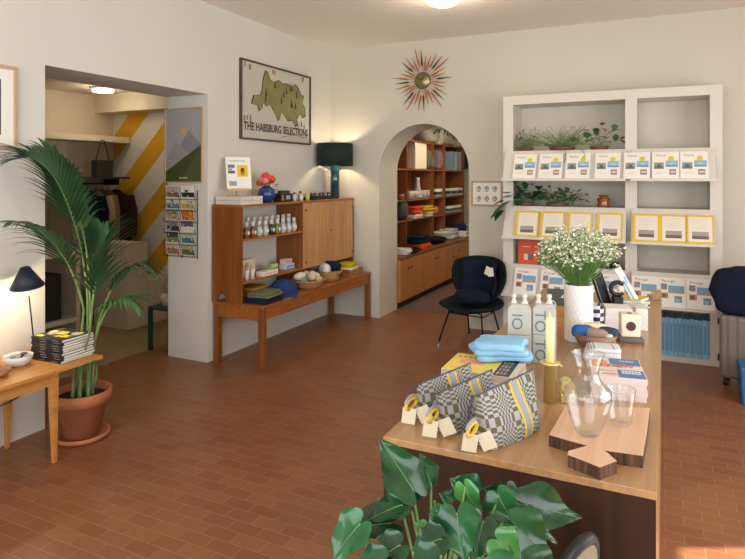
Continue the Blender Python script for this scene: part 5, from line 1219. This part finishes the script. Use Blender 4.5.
# ---- far end of the counter
p = K(629, 342)
t = thing('birdhouse_cube', (p.x, p.y+.04, KZ+.026), radians(14), 'cream wooden cube with a round brown hole on a dark block', 'ornament')
G().box(-.046, -.04, 0, .046, .045, .115).build('cube_body', mat('#e6dcc4', .6, var=.05, name='cream_wood'), t, bevel=.004)
G().tube([(0, -.041, .055), (0, -.0385, .055)], .024, 24).build('round_hole', simple('#4a2f22'), t); G().tube([(0, .0, .1155), (0, 0, .1165)], .014, 20).build('top_hole', simple('#7a5a42'), t)
t = thing('slate_block', (p.x+.005, p.y+.015, KZ), radians(14), 'flat dark grey wooden block under the cream cube', 'block')
G().box(-.06, -.045, 0, .06, .08, .025).build('block_body', wood('grey_wood', '#4a443e', '#79716a', 0, rough=.8), t, bevel=.002)
p = K(616, 330)
for k in range(3): tag(G().box(-.07, -.07, 0, .07, .07, .038).build('white_box', simple('#e9e6de'), loc=(p.x, p.y+.09, KZ+.0385*k), rot=(0, 0, radians(8+2*k)), bevel=.002), 'flat white box behind the cream cube, %s of three' % ['bottom', 'middle', 'top'][k], 'box', 'flat white boxes on the counter')
p2 = K(641, 331)
tag(G().box(-.03, -.03, 0, .03, .05, .12).build('patterned_box', checkmat('dotted_white', '#e9e6de', '#dedbd4', 60), loc=(p2.x, p2.y+.04, KZ), rot=(0, 0, .15), bevel=.002), 'slim white patterned box at the right edge of the counter', 'box')
t = thing('slanted_panel', (p.x+.03, p.y+.09, KZ+.117), 0, 'narrow white printed panel leaning diagonally above the white boxes', 'sign')
pb0, pb1 = atD(640, 308, 3.95), atD(617, 268, 3.95); dv = (pb1-pb0)
t.location = pb0
m_ = Matrix.Identity(4); zax = dv.normalized(); yax = Vector((-.35, .93, 0)); yax = (yax-zax*yax.dot(zax)).normalized(); xax = yax.cross(zax)
m_ = Matrix((xax, yax, zax)).transposed().to_4x4()
G().box(-.022, -.006, 0, .022, .006, dv.length).xf(m_).build('panel_board', simple('#eceae4'), t, bevel=.002)
G().box(-.012, -.0068, dv.length*.25, .0, -.006, dv.length*.7).box(.004, -.0068, dv.length*.62, .014, -.006, dv.length*.78).xf(m_).build('panel_print', simple('#7fb0cf'), t)
G().tube([(0, 0, 0), (-.09, .04, .0)], .003, 6).tube([(-.09, .04, -.0), Vector((-.10, .04, .13))], .002, 6).build('wire_prop', CHROME, t)
# black case, headphones-like ring, books
b0, b1 = atD(607, 318, 3.95), atD(597, 284, 3.95)
t = thing('leather_case', (b0.x, b0.y, KZ), radians(25), 'black leather case leaning behind the textured vase', 'case')
G().box(-.035, -.02, 0, .035, .02, .23).xf(Matrix.Rotation(radians(-18), 4, 'Y')).build('case_body', BLACK, t, bevel=.006); G().box(-.03, -.0225, .03, -.024, -.02, .2).xf(Matrix.Rotation(radians(-18), 4, 'Y')).build('edge_stitch', simple('#7d828a'), t)
q = K(615, 316)
t = thing('black_ring_ornament', (q.x, q.y+.2, KZ), radians(20), 'black and white round ornament behind the white boxes', 'ornament')
G().tube([(.04*cos(a), 0, .135+.04*sin(a)) for a in [pi*.2+2*pi*.8*i/20 for i in range(21)]], .014, 12).build('ring', BLACK, t); G().blob((.02, 0, .13), .022, .012, .03, n=16, k=8).build('white_disc', WHITE, t); G().box(-.03, -.03, 0, .03, .03, .085).build('stand', BLACK, t, bevel=.004)
q = K(640, 311)
for k, (h, nm, w_, rz) in enumerate((('#3c4454', 'dark blue', .2, .1), ('#d9d6cc', 'off-white', .19, -.15), ('#a9b6cc', 'pale lilac', .18, .2), ('#e0c522', 'bright yellow', .16, -.35))):
    book_flat('notebook', w_, .13, .014, simple(h), (q.x-.05+.0*k, q.y+.16, KZ+.0142*k), rz, nm+' notebook at the far end of the counter, %s in the pile' % ['lowest', 'second', 'third', 'topmost'][k], group='notebooks at the far end of the counter')
t = thing('wood_end_block', (-.055, 4.66, KZ), 0, 'small upright oak block at the far right corner of the counter', 'block')
G().box(-.03, -.05, 0, .03, .06, .055).build('block_body', COUNT, t, bevel=.003)
# ================================================================ FOREGROUND PLANT
PP = Vector((-.48, 1.28, 0))
t = thing('philodendron', PP, 0, 'glossy heart-leaved philodendron in a tall grey planter in front of the counter', 'plant')
G().prism([(-.13, -.13), (.13, -.13), (.13, .13), (-.13, .13)], 0, .55, inset=-.15).build('planter', mat('#4a4b4c', .7, bump=.2, name='planter_grey'), t, bevel=.008)
G().blob((0, 0, .55), .135, .135, .02, p=5, n=24, k=6).build('soil', SOIL, t)
def leafmat(n_, a, b_):
    m = bpy.data.materials.new(n_); m.use_nodes = True; nt = m.node_tree; b = nt.nodes['Principled BSDF']; tc = nt.nodes.new('ShaderNodeTexCoord'); nz = nt.nodes.new('ShaderNodeTexNoise'); nz.inputs['Scale'].default_value = 14; nz.inputs['Detail'].default_value = 3
    nt.links.new(tc.outputs['Object'], nz.inputs['Vector']); r = nt.nodes.new('ShaderNodeValToRGB'); r.color_ramp.elements[0].position = .35; r.color_ramp.elements[1].position = .7; r.color_ramp.elements[0].color = lin(a); r.color_ramp.elements[1].color = lin(b_)
    nt.links.new(nz.outputs[0], r.inputs[0]); nt.links.new(r.outputs[0], b.inputs['Base Color']); b.inputs['Roughness'].default_value = .22; b.inputs['Specular IOR Level'].default_value = .42; wv_ = nt.nodes.new('ShaderNodeTexNoise'); wv_.inputs['Scale'].default_value = 30; bp_ = nt.nodes.new('ShaderNodeBump'); bp_.inputs['Strength'].default_value = .25; bp_.inputs['Distance'].default_value = .004; nt.links.new(tc.outputs['Object'], wv_.inputs['Vector']); nt.links.new(wv_.outputs[0], bp_.inputs['Height']); nt.links.new(bp_.outputs[0], b.inputs['Normal']); return m
PL = [leafmat('philodendron_dark', '#0f3319', '#1c4c24'), leafmat('philodendron_mid', '#164625', '#256035'), leafmat('philodendron_bright', '#2f6c36', '#4c8846')]
PST = mat('#6f9457', .5, name='petiole_green')
def heart(B_, T_, wid, m, face=(0, -.5, .85), cup=.25, droop=.16, wav=.8):
    B_, T_ = Vector(B_), Vector(T_); ax = T_-B_; L_ = ax.length; ax.normalize(); f_ = Vector(face); n_ = (f_-ax*f_.dot(ax)).normalized(); s_ = ax.cross(n_)
    prof = lambda t_: (max(0, (t_+.16)/.16*1)**.55 if t_ < 0 else 1)*(1.0-max(0, t_)**1.35)**.82 if t_ < .999 else .0
    g = G(); nu, nv = 12, 16; v = []
    for j in range(nv+1):
        for i in range(nu+1):
            a = 2*i/nu-1; t_ = j/nv
            tt = t_-.22*(sin(pi*abs(a)**.8)**.8)*(1-t_)**2.5
            wv = wid/2*.98*(.72+.28*sin(pi/2*min(1, t_/.28)))*max(0, 1-max(0, t_-.12)**1.25/.88**1.25)**.98
            p_ = B_+ax*L_*tt+s_*a*wv+n_*(cup*wv*abs(a)**1.7-droop*L_*t_*t_+wav*wid*sin(t_*9+a*2)*abs(a)*.08)
            v.append(p_-PP)
    w_ = nu+1; g.add(v, [(j*w_+i, j*w_+i+1, (j+1)*w_+i+1, (j+1)*w_+i) for j in range(nv) for i in range(nu)], 0, True)
    mid = [v[j*w_+nu//2] for j in range(0, nv+1, 2)]; g.tube([q_+n_*.0008 for q_ in mid], [.0011*(1-i/10) for i in range(len(mid))], 4, 1)
    root = Vector((R.uniform(-.05, .05), R.uniform(-.04, .04), .55)); b_ = B_-PP
    g.tube([root, root.lerp(b_, .5)+Vector((0, 0, .07)), b_+Vector((0, 0, -.01)), b_], [.005, .004, .003, .0025], 6, 1)
    return g.build('leaf', [PL[m], PST], t)
def lf(bx, by, bd, tx_, ty, td, w_, m, face=(-.1, -.6, .8), **k): heart(atD(bx, by, bd), atD(tx_, ty, td), w_, m, face, **k)
lf(413, 489, 1.42, 379, 438, 1.50, .115, 0, (.5, -.8, .3), cup=.45, droop=-.05)
lf(431, 482, 1.50, 418, 453, 1.55, .09, 1, (-.2, -.9, .4))
lf(410, 499, 1.48, 381, 474, 1.52, .10, 0, (.2, -.7, .6))
lf(402, 505, 1.40, 367, 517, 1.38, .09, 0, (0, -.5, .9))
lf(390, 523, 1.38, 336, 529, 1.36, .12, 0, (.1, -.4, .9), cup=.3)
lf(360, 524, 1.32, 328, 560, 1.30, .11, 1, (-.2, -.8, .6))
lf(473, 493, 1.45, 450, 478, 1.46, .09, 1, (-.3, -.7, .7), cup=.3)
lf(465, 487, 1.42, 480, 521, 1.40, .075, 2, (-.3, -.8, .4), cup=.2)
lf(516, 501, 1.50, 482, 487, 1.52, .09, 0, (.1, -.7, .7))
lf(498, 495, 1.42, 515, 529, 1.38, .10, 1, (-.2, -.9, .4))
lf(526, 505, 1.42, 582, 518, 1.46, .115, 0, (.3, -.6, .75), cup=.5, droop=.02, wav=1)
lf(519, 514, 1.40, 562, 541, 1.40, .075, 1, (.2, -.5, .9))
lf(457, 513, 1.34, 462, 562, 1.28, .13, 1, (-.2, -.8, .6), cup=.2)
lf(483, 521, 1.36, 474, 560, 1.30, .11, 0, (.4, -.8, .4))
lf(514, 526, 1.36, 556, 561, 1.34, .13, 0, (.1, -.6, .8), cup=.3)
lf(441, 539, 1.30, 411, 548, 1.28, .09, 0, (0, -.5, .9))
lf(441, 520, 1.38, 432, 500, 1.42, .06, 2, (-.4, -.8, .4))
lf(446, 519, 1.36, 429, 512, 1.36, .07, 1, (-.1, -.5, .9))
lf(497, 540, 1.32, 522, 563, 1.30, .10, 2, (-.2, -.8, .6))
lf(426, 526, 1.34, 414, 524, 1.33, .03, 2)
lf(400, 545, 1.30, 372, 562, 1.28, .09, 0, (0, -.6, .8))
lf(438, 560, 1.22, 410, 580, 1.2, .11, 0); lf(488, 560, 1.22, 500, 590, 1.18, .12, 1); lf(530, 560, 1.28, 560, 585, 1.26, .10, 0); lf(384, 562, 1.26, 350, 580, 1.24, .10, 1)
lf(500, 520, 1.50, 540, 512, 1.52, .07, 0); lf(452, 500, 1.50, 440, 492, 1.52, .05, 1)
g = G(); a0 = atD(446, 505, 1.42)-PP; a1 = atD(439, 493, 1.43)-PP; g.tube([a0, a1], [.003, .001], 6); g.build('new_shoot', PL[2], t)
# ---- dark rimmed round thing low in front of the counter
q = atD(600, 540, 1.72)
t = thing('low_chair', (q.x-.03, 1.60, 0), radians(62), 'black rimmed cream shell seat back just in front of the counter', 'chair')
g = G(); pr = lambda u, v: (.11*(2*u-1), -.02+.06*(2*u-1)**2, .36+.435*v*(1-.4*abs(2*u-1)**2.2))
g.grid(pr, 20, 14); g.build('backrest', mat('#857a60', .9, bump=.3, bscale=120, name='shaded_cream_upholstery'), t, solid=.02)  # cream upholstery, its colour darkened to carry the shade in front of the counter
rim_ = [Vector(pr(0, i/8)) for i in range(9)]+[Vector(pr(i/20, 1)) for i in range(1, 20)]+[Vector(pr(1, 1-i/8)) for i in range(9)]
G().tube(rim_, .016, 10).build('rim', BLACK, t)
G().box(-.17, -.22, .37, .17, .03, .41).build('seat', mat('#857a60', .9, bump=.3, bscale=120, name='shaded_cream_upholstery'), t, bevel=.015)
for (x, y) in ((-.14, -.19), (.14, -.19), (-.14, 0), (.14, 0)): G().tube([(x, y, .37), (x*1.1, y*1.05, 0)], .009, 8).build('leg', BLACKM, t)
